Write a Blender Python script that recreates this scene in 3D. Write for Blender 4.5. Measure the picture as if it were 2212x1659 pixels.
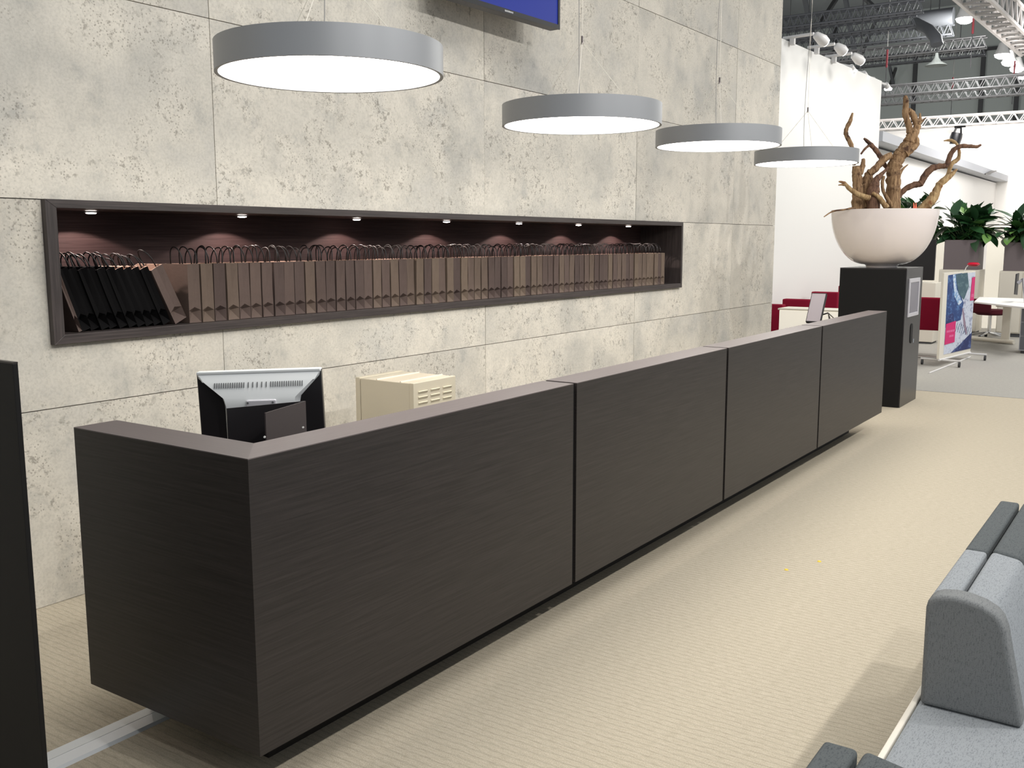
import bpy, bmesh, math, random
from mathutils import Vector, Matrix
random.seed(7)
PI = math.pi
R_ = math.radians
SC = bpy.context.scene
COL = SC.collection
for o in list(bpy.data.objects):
    bpy.data.objects.remove(o)

# ------------------------------------------------------------ camera, world, lights, exposure
FPX, YAW, PITCH, ROLL = 2111.67, .6025, .1444, -.0018
CAM = Vector((-1.7621, -2.0975, 1.642))
fwd = Vector((math.cos(PITCH)*math.cos(YAW), math.cos(PITCH)*math.sin(YAW), -math.sin(PITCH)))
rgt = Vector((math.sin(YAW), -math.cos(YAW), 0))
up = rgt.cross(fwd)
r2 = math.cos(ROLL)*rgt + math.sin(ROLL)*up
u2 = -math.sin(ROLL)*rgt + math.cos(ROLL)*up
cd = bpy.data.cameras.new('camera')
cam = bpy.data.objects.new('camera', cd)
COL.objects.link(cam)
m = Matrix((r2, u2, -fwd)).transposed().to_4x4()
m.translation = CAM
cam.matrix_world = m
cd.sensor_fit = 'HORIZONTAL'
cd.sensor_width = 36
cd.lens = FPX/2212*36
cd.clip_end = 300
SC.camera = cam
SC.view_settings.view_transform = 'Standard'
SC.view_settings.look = 'None'
SC.view_settings.gamma = 1
SC.view_settings.use_curve_mapping = False
SC.view_settings.exposure = -0.06

w = bpy.data.worlds.new('world')
SC.world = w
w.use_nodes = True
w.node_tree.nodes['Background'].inputs[0].default_value = (.90, .95, 1.0, 1)
w.node_tree.nodes['Background'].inputs[1].default_value = .50

def light(kind, loc, target, power, color=(1, 1, 1), size=.1, angle=100, blend=.6, size_y=None):
    ld = bpy.data.lights.new(kind.lower()+'_light', kind)
    ld.energy = power
    ld.color = color
    if kind == 'SPOT':
        ld.spot_size = R_(angle)
        ld.spot_blend = blend
        ld.shadow_soft_size = size
    elif kind == 'AREA':
        ld.size = size
        if size_y:
            ld.shape = 'RECTANGLE'
            ld.size_y = size_y
    else:
        ld.shadow_soft_size = size
    o = bpy.data.objects.new(kind.lower()+'_light', ld)
    COL.objects.link(o)
    o.location = loc
    d = Vector(target)-Vector(loc)
    o.rotation_euler = d.to_track_quat('-Z', 'Y').to_euler()
    return o

# booth spot row on the lighting truss in front of the wall, above and behind the photographer
for x in (-2.0, 0.2, 2.4, 4.6, 6.8, 9.0, 11.2):
    light('SPOT', (x, -3.7, 4.3), (x+.2, .9, .8), 150 if x < 0 else 232, (1, .975, .94), .06, 114, .9)
# soft area light added over the stand, standing for the hall lighting
light('AREA', (3.0, -3.0, 7.0), (3.2, -2.4, 0), 230, (1, .98, .95), 7, size_y=3)
# area lights added above the view to brighten the far booth
for x, y in ((13.0, -1.6), (16.5, -1.6), (19.5, -2.0)):
    light('AREA', (x, y, 5.7), (x+.3, y+1.6, 0), 150, (1, .97, .93), 1.5)
# spots of the white partition: they hang from its arms
for x in (11.6, 12.6, 13.6, 14.8):
    light('SPOT', (x, 1.5, 4.6), (x+.3, 2.5, 1.9), 30, (1, .975, .93), .08, 105, .9)
# area lights added to brighten the far white walls
light('AREA', (26.5, 3.0, 6.2), (29.8, 4.5, 2.5), 520, (1, .97, .95), 3)
light('AREA', (22.0, -1.0, 5.4), (24.5, 2.6, 1.5), 330, (1, .97, .95), 3)
# hall high-bay lamps, plus unseen extra ones added to brighten the hall
for x, y in ((34.9, 4.7), (44, 4.7), (52, 4.7), (34, 16), (50, 16), (40, -8), (60, -4), (62, 14)):
    light('POINT', (x, y, 8.6), (x, y, 0), 560, (1, 1, .97), .4)

# ------------------------------------------------------------ helpers
def srgb(r, g, b):
    f = lambda c: (c/255/12.92) if c/255 <= .04045 else ((c/255+.055)/1.055)**2.4
    return (f(r), f(g), f(b), 1)

def mat(name, col, rough=.5, metal=0, spec=.5, emit=None, strength=0, coat=0):
    mt = bpy.data.materials.new(name)
    mt.use_nodes = True
    b = mt.node_tree.nodes['Principled BSDF']
    b.inputs['Base Color'].default_value = col
    b.inputs['Roughness'].default_value = rough
    b.inputs['Metallic'].default_value = metal
    b.inputs['Specular IOR Level'].default_value = spec
    b.inputs['Coat Weight'].default_value = coat
    if emit:
        b.inputs['Emission Color'].default_value = emit
        b.inputs['Emission Strength'].default_value = strength
    return mt

class N:
    def __init__(s, mt):
        s.t = mt.node_tree
        s.b = s.t.nodes['Principled BSDF']
    def new(s, typ, **kw):
        n = s.t.nodes.new(typ)
        for k, v in kw.items():
            setattr(n, k, v)
        return n
    def link(s, a, b):
        s.t.links.new(a, b)
    def coords(s, scale=(1, 1, 1), src='Object', rot=(0, 0, 0)):
        tc = s.new('ShaderNodeTexCoord')
        mp = s.new('ShaderNodeMapping')
        mp.inputs['Scale'].default_value = scale
        mp.inputs['Rotation'].default_value = rot
        s.link(tc.outputs[src], mp.inputs[0])
        return mp.outputs[0]
    def noise(s, vec, scale, detail=4, rough=.55):
        n = s.new('ShaderNodeTexNoise')
        n.inputs['Scale'].default_value = scale
        n.inputs['Detail'].default_value = detail
        n.inputs['Roughness'].default_value = rough
        s.link(vec, n.inputs['Vector'])
        return n.outputs['Fac']
    def ramp(s, fac, stops):
        r = s.new('ShaderNodeValToRGB')
        e = r.color_ramp.elements
        while len(e) < len(stops):
            e.new(.5)
        for i, (p, c) in enumerate(stops):
            e[i].position = p
            e[i].color = c
        s.link(fac, r.inputs[0])
        return r.outputs[0]
    def mix(s, fac, a, b, mode='MIX'):
        x = s.new('ShaderNodeMix', data_type='RGBA', blend_type=mode)
        if isinstance(fac, (int, float)):
            x.inputs[0].default_value = fac
        else:
            s.link(fac, x.inputs[0])
        for k, v in ((6, a), (7, b)):
            if isinstance(v, tuple):
                x.inputs[k].default_value = v
            else:
                s.link(v, x.inputs[k])
        return x.outputs[2]
    def base(s, c):
        s.link(c, s.b.inputs['Base Color'])
    def bump(s, h, strength=.2, dist=.01):
        b = s.new('ShaderNodeBump')
        b.inputs['Strength'].default_value = strength
        b.inputs['Distance'].default_value = dist
        s.link(h, b.inputs['Height'])
        s.link(b.outputs[0], s.b.inputs['Normal'])

def g(v, a=1):
    return (v, v, v, a)

# ------------------------------------------------------------ materials
M = {}
def concrete():
    mt = mat('concrete', srgb(200, 195, 182), .75, spec=.3)
    n = N(mt)
    tc = n.new('ShaderNodeTexCoord')
    oi = n.new('ShaderNodeObjectInfo')
    add = n.new('ShaderNodeVectorMath', operation='MULTIPLY_ADD')
    cmb = n.new('ShaderNodeCombineXYZ')
    for i in range(3):
        n.link(oi.outputs['Random'], cmb.inputs[i])
    n.link(cmb.outputs[0], add.inputs[0])
    add.inputs[1].default_value = (17, 5, 11)
    n.link(tc.outputs['Object'], add.inputs[2])
    v = add.outputs[0]
    big = n.noise(v, 1.3, 6, .62)
    med = n.noise(v, 6.5, 9, .74)
    c = n.ramp(big, [(.30, srgb(204, 202, 197)), (.45, srgb(220, 216, 207)), (.58, srgb(230, 225, 215)), (.72, srgb(212, 210, 204))])
    c = n.mix(.55, c, n.ramp(med, [(.30, srgb(164, 165, 163)), (.46, srgb(218, 214, 206)), (.7, srgb(238, 234, 226))]), 'MULTIPLY')
    c = n.mix(.5, c, n.ramp(n.noise(v, 75, 3, .65), [(.38, g(.78)), (.56, g(1))]), 'MULTIPLY')
    cool = n.ramp(n.noise(v, 1.7, 3, .5), [(.52, g(0)), (.68, g(1))])
    c = n.mix(cool, c, n.mix(.4, c, srgb(196, 201, 208), 'MULTIPLY'))
    # pits in clusters
    vo = n.new('ShaderNodeTexVoronoi')
    vo.inputs['Scale'].default_value = 62
    vo.inputs['Randomness'].default_value = 1
    n.link(v, vo.inputs['Vector'])
    pit = n.ramp(vo.outputs['Distance'], [(.16, g(1)), (.30, g(0))])
    clus = n.ramp(n.noise(v, 2.6, 5, .7), [(.47, g(0)), (.58, g(1))])
    pit2 = n.ramp(n.noise(v, 30, 3, .6), [(.56, g(0)), (.66, g(1))])
    both = n.mix(1.0, clus, n.mix(1.0, pit, pit2, 'LIGHTEN'), 'MULTIPLY')
    c = n.mix(both, c, n.mix(.55, c, srgb(128, 124, 118), 'MULTIPLY'))
    br = n.new('ShaderNodeMapRange')
    n.link(oi.outputs['Random'], br.inputs[0])
    br.inputs[3].default_value = .93
    br.inputs[4].default_value = 1.06
    hv = n.new('ShaderNodeHueSaturation')
    n.link(br.outputs[0], hv.inputs['Value'])
    n.link(c, hv.inputs['Color'])
    n.base(hv.outputs[0])
    inv = n.new('ShaderNodeMath', operation='MULTIPLY_ADD')
    n.link(both, inv.inputs[0])
    inv.inputs[1].default_value = -1
    n.link(med, inv.inputs[2])
    n.bump(inv.outputs[0], .22, .004)
    return mt
M['concrete'] = concrete()

def wood(name, axis, dark=srgb(36, 33, 32), light_=srgb(54, 49, 48), rough=.42, spec=.42):
    mt = mat(name, dark, rough, spec=spec)
    n = N(mt)
    s = {'x': (3, 110, 130), 'y': (110, 3, 130), 'z': (110, 110, 3)}[axis]
    v = n.coords(s)
    f = n.noise(v, 1.0, 5, .65)
    v2 = n.coords(tuple(k*1.7 for k in s))
    f2 = n.noise(v2, 1.0, 3, .6)
    c = n.ramp(f, [(.34, dark), (.66, light_)])
    c = n.mix(.5 if spec < .7 else .12, c, n.ramp(f2, [(.35, g(.7)), (.6, g(1))]), 'MULTIPLY')
    n.base(c)
    if spec < .7: n.bump(f2, .08, .002)
    return mt
M['wood_x'] = wood('dark_wood_x', 'x')
M['wood_y'] = wood('dark_wood_y', 'y')
M['lit_top_x'] = wood('counter_top_lit_x', 'x', srgb(101, 92, 92), srgb(107, 98, 98), .40, .8)  # counter tops: same dark wood, reflected light put into the lighter base
M['lit_top_y'] = wood('counter_top_lit_y', 'y', srgb(84, 77, 77), srgb(90, 82, 82), .40, .8)
M['wood_frame'] = wood('dark_wood_frame', 'x', srgb(50, 44, 43), srgb(76, 68, 66))
M['wood_frame_z'] = wood('dark_wood_frame_z', 'z', srgb(50, 44, 43), srgb(76, 68, 66))
M['niche'] = wood('niche_wood', 'x', srgb(50, 36, 36), srgb(68, 52, 51), .7, .2)
M['black'] = mat('black_laminate', srgb(9, 8, 9), .6, 0, .3)
M['black_satin'] = mat('black_satin', srgb(40, 38, 40), .28)
M['plinth'] = mat('plinth_black', srgb(28, 24, 20), .7)
M['gap'] = mat('gap_black', srgb(10, 9, 9), .8)

def carpet(name, c1, c2, c3, ribs=True):
    mt = mat(name, c1, .95, spec=.1)
    n = N(mt)
    v = n.coords((1, 1, 1))
    f = n.noise(v, 240, 2, .6)
    c = n.ramp(f, [(.3, c2), (.7, c1)])
    f3 = n.noise(n.coords((170, 26, 1)), 1.0, 3, .7)
    c = n.mix(.32, c, n.ramp(f3, [(.35, c3), (.6, g(1))]), 'MULTIPLY')
    if ribs:
        wv = n.new('ShaderNodeTexWave', wave_type='BANDS', bands_direction='X')
        wv.inputs['Scale'].default_value = 10
        wv.inputs['Distortion'].default_value = 1.6
        wv.inputs['Detail'].default_value = 1
        n.link(v, wv.inputs['Vector'])
        rb = n.ramp(wv.outputs['Fac'], [(.0, g(.72)), (.25, g(1))])
        c = n.mix(.5, c, rb, 'MULTIPLY')
    n.base(c)
    n.bump(f, .35, .004)
    return mt
M['carpet'] = carpet('beige_carpet', srgb(202, 192, 173), srgb(179, 169, 150), srgb(188, 182, 170))
M['carpet_grey'] = carpet('grey_carpet', srgb(176, 173, 166), srgb(158, 155, 148), srgb(190, 190, 190), False)

def fabric(name, c1, c2):
    mt = mat(name, c1, .9, spec=.15)
    n = N(mt)
    a = n.noise(n.coords((70, 320, 320)), 1, 2, .6)
    b = n.noise(n.coords((320, 320, 70)), 1, 2, .6)
    mx = n.new('ShaderNodeMath', operation='ADD')
    n.link(a, mx.inputs[0]); n.link(b, mx.inputs[1])
    n.base(n.ramp(mx.outputs[0], [(.75, c2), (1.25, c1)]))
    n.bump(n.noise(n.coords((1, 1, 1)), 500, 2, .5), .25, .002)
    return mt
M['fabric_light'] = fabric('light_grey_fabric', srgb(150, 154, 157), srgb(122, 126, 130))
M['fabric_mid'] = fabric('mid_grey_fabric', srgb(128, 130, 130), srgb(104, 106, 107))
M['fabric_dark'] = fabric('charcoal_fabric', srgb(92, 96, 97), srgb(72, 76, 78))
M['piping'] = mat('seat_edge', srgb(226, 219, 205), .6)
M['white'] = mat('white_paint', srgb(232, 231, 227), .55)
M['white_far'] = mat('white_far', srgb(244, 241, 236), .6)
M['cream'] = mat('cream_laminate', srgb(226, 220, 206), .5)
M['fascia'] = mat('fascia_grey', srgb(186, 188, 193), .6)
M['ring'] = mat('ring_aluminium', srgb(150, 152, 155), .42, metal=.35)
M['diffuser'] = mat('diffuser', g(.9), .5, emit=(1, .955, .88, 1), strength=13)
M['steel'] = mat('steel_wire', srgb(226, 220, 208), .4, metal=.1)
M['cable'] = mat('cable_grey', srgb(150, 148, 144), .6)
M['silver'] = mat('silver_strip', srgb(216, 220, 222), .4, metal=.05)
M['chrome'] = mat('chrome', srgb(220, 220, 220), .12, metal=1)
M['puck'] = mat('puck_lens', g(.9), .5, emit=(1, .88, .80, 1), strength=22)
M['puck_rim'] = mat('puck_rim', srgb(120, 112, 110), .3, metal=.8)
M['kraft'] = mat('kraft_inside', srgb(206, 176, 158), .8)
M['handle'] = mat('paper_twist', srgb(18, 14, 14), .5)
M['tv_black'] = mat('tv_black', srgb(18, 18, 21), .4)
M['tv_grey'] = mat('tv_underside', srgb(66, 64, 68), .45)
M['tv_blue'] = mat('tv_blue_screen', srgb(8, 10, 30), .3, 0, .2, emit=srgb(42, 56, 146), strength=1.0)
M['grey_print'] = mat('grey_print', srgb(190, 190, 192), .5)
M['mon_white'] = mat('monitor_silver', srgb(214, 217, 218), .38, metal=.1)
M['mon_black'] = mat('monitor_black', srgb(30, 28, 30), .3)
M['slot'] = mat('slot_grey', srgb(90, 92, 94), .6)
M['beige_metal'] = mat('beige_metal', srgb(206, 197, 176), .38, metal=.1)
M['bowl'] = mat('bowl_gloss', srgb(236, 226, 222), .12, coat=.4)
M['soil'] = mat('soil', srgb(60, 46, 36), .95)
M['screen_grey'] = mat('screen_grey', srgb(120, 118, 128), .25)
M['screen_frame'] = mat('screen_frame', srgb(206, 204, 210), .35, metal=.3)
M['red'] = mat('red_fabric', srgb(128, 14, 44), .85, spec=.2)
M['red_dark'] = mat('dark_red_fabric', srgb(74, 20, 30), .85, spec=.2)
M['red_gloss'] = mat('red_gloss', srgb(190, 20, 50), .3)
M['planter'] = mat('planter_mauve', srgb(112, 102, 104), .6)
M['hall_roof'] = mat('hall_roof', srgb(150, 153, 155), .8)
M['hall_wall'] = mat('hall_wall', srgb(170, 175, 172), .8)
M['hall_dark'] = mat('hall_dark_steel', srgb(58, 58, 60), .6)
M['hall_mid'] = mat('hall_mid_steel', srgb(92, 94, 98), .6)
M['truss'] = mat('truss_alu', srgb(140, 139, 140), .4, metal=.5)
M['truss_pale'] = mat('truss_pale', srgb(200, 195, 191), .5, metal=.2)
M['red_strap'] = mat('red_strap', srgb(130, 44, 52), .7)
M['lamp_on'] = mat('lamp_on', g(.9), .5, emit=(1, .99, .97, 1), strength=6)
M['highbay_on'] = mat('highbay_on', g(.9), .5, emit=(1, 1, .97, 1), strength=30)
M['lamp_body'] = mat('lamp_body', srgb(214, 212, 210), .4)
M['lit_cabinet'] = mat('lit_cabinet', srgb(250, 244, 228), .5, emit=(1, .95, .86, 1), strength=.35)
M['blue_print'] = mat('blue_print', srgb(44, 74, 128), .5)
M['teal_print'] = mat('teal_print', srgb(70, 98, 108), .5)
M['navy_print'] = mat('navy_print', srgb(32, 44, 96), .5)
M['pale_print'] = mat('pale_print', srgb(200, 206, 222), .5)
M['pink_print'] = mat('pink_print', srgb(212, 34, 112), .5)
M['pinkpale_print'] = mat('pinkpale_print', srgb(232, 120, 170), .5)
M['bluepale_print'] = mat('bluepale_print', srgb(120, 160, 205), .5)
M['orange'] = mat('orange_flower', srgb(235, 120, 90), .6)
M['yellow'] = mat('yellow_dot', srgb(235, 200, 60), .6)

def mottled(name, a, b_, sc=9, lo=.45, hi=.6):
    mt = mat(name, a, .5)
    n = N(mt)
    f = n.noise(n.coords((sc, sc, sc*1.7), rot=(0, .6, 0)), 1, 5, .7)
    n.base(n.ramp(f, [(lo, a), (hi, b_)]))
    return mt
M['blue_print'] = mottled('blue_photo', srgb(38, 66, 122), srgb(96, 138, 192), 8, .5, .68)
M['pale_print'] = mottled('pale_photo', srgb(206, 212, 226), srgb(134, 140, 170), 9, .52, .66)
M['teal_print'] = mottled('teal_photo', srgb(62, 92, 104), srgb(112, 140, 146), 7, .5, .7)
M['navy_print'] = mottled('navy_photo', srgb(34, 46, 100), srgb(96, 118, 172), 10, .5, .7)
M['bluepale_print'] = mottled('bluepale_photo', srgb(120, 160, 205), srgb(220, 230, 240), 12, .45, .6)
def paper():
    mt = mat('brown_paper', srgb(120, 98, 84), .8, spec=.2)
    n = N(mt)
    oi = n.new('ShaderNodeObjectInfo')
    c = n.ramp(oi.outputs['Random'], [(0, srgb(84, 71, 67)), (.5, srgb(98, 83, 77)), (1, srgb(114, 99, 86))])
    f = n.noise(n.coords((1, 1, 1)), 14, 4, .6)
    c = n.mix(.5, c, n.ramp(f, [(.3, g(.72)), (.7, g(1))]), 'MULTIPLY')
    n.base(c)
    n.bump(f, .3, .01)
    return mt
M['paper'] = paper()
M['paper_black'] = mat('black_paper', srgb(9, 8, 9), .8, spec=.1)

def driftwood(name, a, b, c3):
    mt = mat(name, a, .8, spec=.25)
    n = N(mt)
    v = n.coords((1, 1, 1))
    f = n.noise(n.coords((38, 38, 4)), 1, 6, .72)
    f2 = n.noise(v, 9, 4, .6)
    c = n.ramp(f, [(.36, b), (.6, a)])
    c = n.mix(n.ramp(f2, [(.54, g(0)), (.66, g(1))]), c, c3)
    n.base(c)
    n.bump(f, .9, .03)
    return mt
M['drift_tan'] = driftwood('driftwood_tan', srgb(190, 156, 118), srgb(112, 82, 58), srgb(84, 60, 46))
M['drift_pale'] = driftwood('driftwood_pale', srgb(208, 178, 132), srgb(150, 116, 80), srgb(140, 96, 64))
M['drift_brown'] = driftwood('driftwood_brown', srgb(146, 112, 90), srgb(96, 70, 58), srgb(74, 54, 48))

def leafmat():
    mt = mat('leaf_green', srgb(40, 84, 44), .35, spec=.5)
    n = N(mt)
    oi = n.new('ShaderNodeObjectInfo')
    n.base(n.ramp(oi.outputs['Random'], [(0, srgb(28, 56, 34)), (.6, srgb(40, 78, 42)), (.88, srgb(66, 108, 52)), (1, srgb(112, 150, 76))]))
    return mt
M['leaf'] = leafmat()
M['stem'] = mat('stem_green', srgb(60, 84, 46), .6)

# ------------------------------------------------------------ mesh builder
class MB:
    def __init__(s):
        s.v = []; s.f = []; s.m = []
    def add(s, vs, fs, mi=0):
        k = len(s.v)
        s.v += [tuple(p) for p in vs]
        for f in fs:
            s.f.append([i+k for i in f]); s.m.append(mi)
        return s
    def box(s, x0, x1, y0, y1, z0, z1, mi=0):
        return s.hexa([(x0, y0, z0), (x1, y0, z0), (x1, y1, z0), (x0, y1, z0), (x0, y0, z1), (x1, y0, z1), (x1, y1, z1), (x0, y1, z1)], mi)
    def hexa(s, p, mi=0):
        return s.add(p, [(0, 3, 2, 1), (4, 5, 6, 7), (0, 1, 5, 4), (1, 2, 6, 5), (2, 3, 7, 6), (3, 0, 4, 7)], mi)
    def prism(s, poly, ext, mi=0):
        n = len(poly)
        e = Vector(ext)
        a = [Vector(p) for p in poly]
        return s.add([*a, *[p+e for p in a]], [list(range(n))[::-1], list(range(n, 2*n))]+[(i, (i+1) % n, n+(i+1) % n, n+i) for i in range(n)], mi)
    def tube(s, pts, r, n=8, mi=0, cap=True, jit=0):
        pts = [Vector(p) for p in pts]
        if isinstance(r, (int, float)):
            r = [r]*len(pts)
        vs = []; fs = []
        prev = None
        for i, p in enumerate(pts):
            t = (pts[min(i+1, len(pts)-1)]-pts[max(i-1, 0)]).normalized()
            if prev is None:
                a = t.orthogonal().normalized()
            else:
                a = (prev-t*prev.dot(t)).normalized()
            prev = a
            b = t.cross(a)
            for k in range(n):
                th = 2*PI*k/n
                rr = r[i]*(1+(random.uniform(-jit, jit) if jit else 0))
                vs.append(p+(a*math.cos(th)+b*math.sin(th))*rr)
        for i in range(len(pts)-1):
            for k in range(n):
                fs.append((i*n+k, i*n+(k+1) % n, (i+1)*n+(k+1) % n, (i+1)*n+k))
        if cap:
            fs.append(list(range(n))[::-1])
            fs.append([(len(pts)-1)*n+k for k in range(n)])
        return s.add(vs, fs, mi)
    def lathe(s, prof, c, n=48, mi=0):
        c = Vector(c)
        vs = []; fs = []
        for r, z in prof:
            for k in range(n):
                th = 2*PI*k/n
                vs.append(c+Vector((r*math.cos(th), r*math.sin(th), z)))
        for i in range(len(prof)-1):
            for k in range(n):
                fs.append((i*n+k, i*n+(k+1) % n, (i+1)*n+(k+1) % n, (i+1)*n+k))
        s.add(vs, fs, mi)
        return s
    def disc(s, c, r, n=48, mi=0, up=True):
        c = Vector(c)
        vs = [c+Vector((r*math.cos(2*PI*k/n), r*math.sin(2*PI*k/n), 0)) for k in range(n)]
        return s.add(vs, [list(range(n)) if up else list(range(n))[::-1]], mi)
    def build(s, name, mats, parent=None, smooth=False, bevel=0, origin=None, seg=2):
        me = bpy.data.meshes.new(name)
        off = Vector(origin) if origin is not None else (Vector(parent['_w']) if parent is not None else Vector((0, 0, 0)))
        me.from_pydata([tuple(Vector(p)-off) for p in s.v], [], s.f)
        if not isinstance(mats, (list, tuple)):
            mats = [mats]
        for mm in mats:
            me.materials.append(M[mm] if isinstance(mm, str) else mm)
        for p, mi in zip(me.polygons, s.m):
            p.material_index = mi
            p.use_smooth = smooth
        bm = bmesh.new(); bm.from_mesh(me)
        bmesh.ops.recalc_face_normals(bm, faces=bm.faces)
        bm.to_mesh(me); bm.free()
        if smooth:
            me.set_sharp_from_angle(angle=R_(40))
        o = bpy.data.objects.new(name, me)
        COL.objects.link(o)
        if parent is not None:
            o.parent = parent
            o['_w'] = list(off)
            if origin is not None:
                o.location = off-Vector(parent['_w'])
        else:
            o.location = off
            o['_w'] = list(off)
        if bevel:
            b = o.modifiers.new('bevel', 'BEVEL')
            b.width = bevel; b.segments = seg; b.limit_method = 'ANGLE'; b.angle_limit = R_(40)
        return o

def thing(name, label, cat, loc, group=None):
    o = bpy.data.objects.new(name, None)
    COL.objects.link(o)
    o.location = loc
    o.empty_display_size = .1
    o['_w'] = list(loc)
    return tag(o, label, cat, group)
def tag(o, label, cat, group=None, kind=None):
    o['label'] = label
    o['category'] = cat
    if group: o['group'] = group
    if kind: o['kind'] = kind
    return o
def struct(o):
    o['kind'] = 'structure'
    return o
def at(px, py, depth):
    """world point seen at a pixel of the photograph, at a forward distance"""
    d = fwd+(px-1106)/FPX*r2-(py-829.5)/FPX*u2
    return CAM+d*depth
def onplane(px, py, axis, val):
    d = fwd+(px-1106)/FPX*r2-(py-829.5)/FPX*u2
    return CAM+d*((val-CAM[axis])/d[axis])

# ============================================================ SETTING
D = 2.0732
struct(MB().box(-6, 9.66, -9, 2.55, -.1, 0).build('floor', 'carpet'))
fl = struct(MB().box(9.66, 75, -25, 30, -.1, -.002).build('floor_far', 'carpet_grey'))
struct(MB().box(9.64, 9.68, -9, 2.4, -.001, .003).build('trim_1', 'cable'))
# concrete clad wall with the opening for the niche
NX0, NX1, NZ0, NZ1 = .658, 7.243, 1.190, 1.832
WX0, WX1 = -3.1, 9.93
ND = D+.42
wl = MB()
wl.box(WX0, WX1, D+.025, ND+.1, 0, NZ0)
wl.box(WX0, WX1, D+.025, ND+.1, NZ1, 6.0)
wl.box(WX0, NX0, D+.025, ND+.1, NZ0, NZ1)
wl.box(NX1, WX1, D+.025, ND+.1, NZ0, NZ1)
wl.box(NX0, NX1, ND+.03, ND+.1, NZ0, NZ1)
wall = struct(wl.build('wall_left', mat('joint_grey', srgb(150, 144, 136), .9)))
cols = [-3.08, -.73, 1.612, 3.964, 6.29, 8.585, 9.93]
rows = [0.0, .901, 1.8305, 2.7596, 3.689, 4.62, 5.55]
G = .0022
for i in range(len(cols)-1):
    for j in range(len(rows)-1):
        x0, x1, z0, z1 = cols[i]+G, cols[i+1]-G, rows[j]+G, rows[j+1]-G
        if x0 < -3.0: x0 = cols[i]
        dy = random.uniform(0, .0025)
        b = MB()
        if j == 1:
            if x1 < NX0 or x0 > NX1:
                b.box(x0, x1, D+dy, D+.025, z0, z1)
            else:
                b.box(x0, x1, D+dy, D+.025, z0, NZ0)
                if x0 < NX0: b.box(x0, NX0, D+dy, D+.025, NZ0, z1)
                if x1 > NX1: b.box(NX1, x1, D+dy, D+.025, NZ0, z1)
        else:
            b.box(x0, x1, D+dy, D+.025, z0, z1)
        b.build('panel', 'concrete', wall)
# white partition behind
A0 = Vector((9.8, 2.645, 0)); A1 = Vector((15.73, 2.393, 0))
nrm = Vector((A1-A0).normalized().cross(Vector((0, 0, 1))))
ww = MB(); ww.prism([A0, A1, A1-nrm*.25, A0-nrm*.25], (0, 0, 4.3))
struct(ww.build('wall_partition', 'white'))
# far booth
struct(MB().box(30.4, 30.7, -8, 8.6, -.002, 5.0).build('wall_far', 'white_far'))
struct(MB().box(16.2, 30.4, 2.75, 3.0, -.002, 3.32).build('wall_side', 'white_far'))
fa = MB(); fa.box(16.2, 30.4, 2.45, 3.0, 3.36, 3.53); struct(fa.build('trim_2', 'fascia'))  # white booth fascia; the shade on its face is put into the grey
# hall shell
struct(MB().box(72, 72.4, -25, 30, 0, 17.4).build('wall_hall', 'hall_wall'))
struct(MB().box(17, 74, -26, 31, 17.4, 17.8).build('ceiling', 'hall_roof'))
struct(MB().box(17, 74, 30, 30.4, 0, 17.4).build('wall_hall_left', 'hall_wall'))
for y in (2.6, 5.2, 8.15, 10.3, 14.6, 20.2, 21.9):
    hb = MB().box(71.75, 72.0, y-.13, y+.13, 9.2, 14.2 if y < 9 or 10 < y < 15 else 17)
    tag(hb.build('hall_column', 'hall_dark', origin=(71.9, y, 9.2)), 'dark steel column against the rear hall wall', 'column', 'dark columns on the hall rear wall')
for z0, z1, mm in ((14.2, 14.4, 'hall_dark'), (10.2, 10.35, 'hall_mid'), (7.6, 8.5, 'hall_mid')):
    pass
struct(MB().box(71.8, 72, -20, 28, 14.2, 14.4).build('trim_3', 'hall_dark'))
struct(MB().box(71.4, 72, -20, 28, 7.2, 8.6).build('trim_4', 'hall_mid'))
# slanted roof braces of the hall
for i, (pa, pb, wd, d0, mm) in enumerate((((1808, -5), (1765, 62), 5.5, 60, 'hall_dark'), ((1890, 48), (1862, 116), 4.5, 60, 'hall_dark'), ((1738, -5), (1747, 40), 6.5, 58, 'hall_mid'),
                              ((1826, -5), (1846, 112), 6, 58, 'hall_mid'), ((1866, -5), (1896, 22), 5, 56, 'hall_dark'), ((1935, 148), (1924, 180), 4, 66, 'hall_dark'), ((1922, 145), (1930, 182), 4, 66, 'hall_mid'))):
    b = MB().tube([at(*pa, d0), at(*pb, d0+2)], wd/FPX*d0, 4)
    tag(b.build('roof_brace', mm, origin=at(*pa, d0)), ['upper part of the dark slanting roof brace beside the partition arms', 'lower part of the dark slanting roof brace, between trusses', 'grey roof brace nearest the concrete wall', 'long grey upright roof brace right of the dark slanting one', 'short dark roof brace leaning right at the top picture edge', 'short dark slanting strut above the driftwood tip', 'short grey strut crossing the dark one above the driftwood'][i], 'brace', 'roof braces of the hall')

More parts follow.
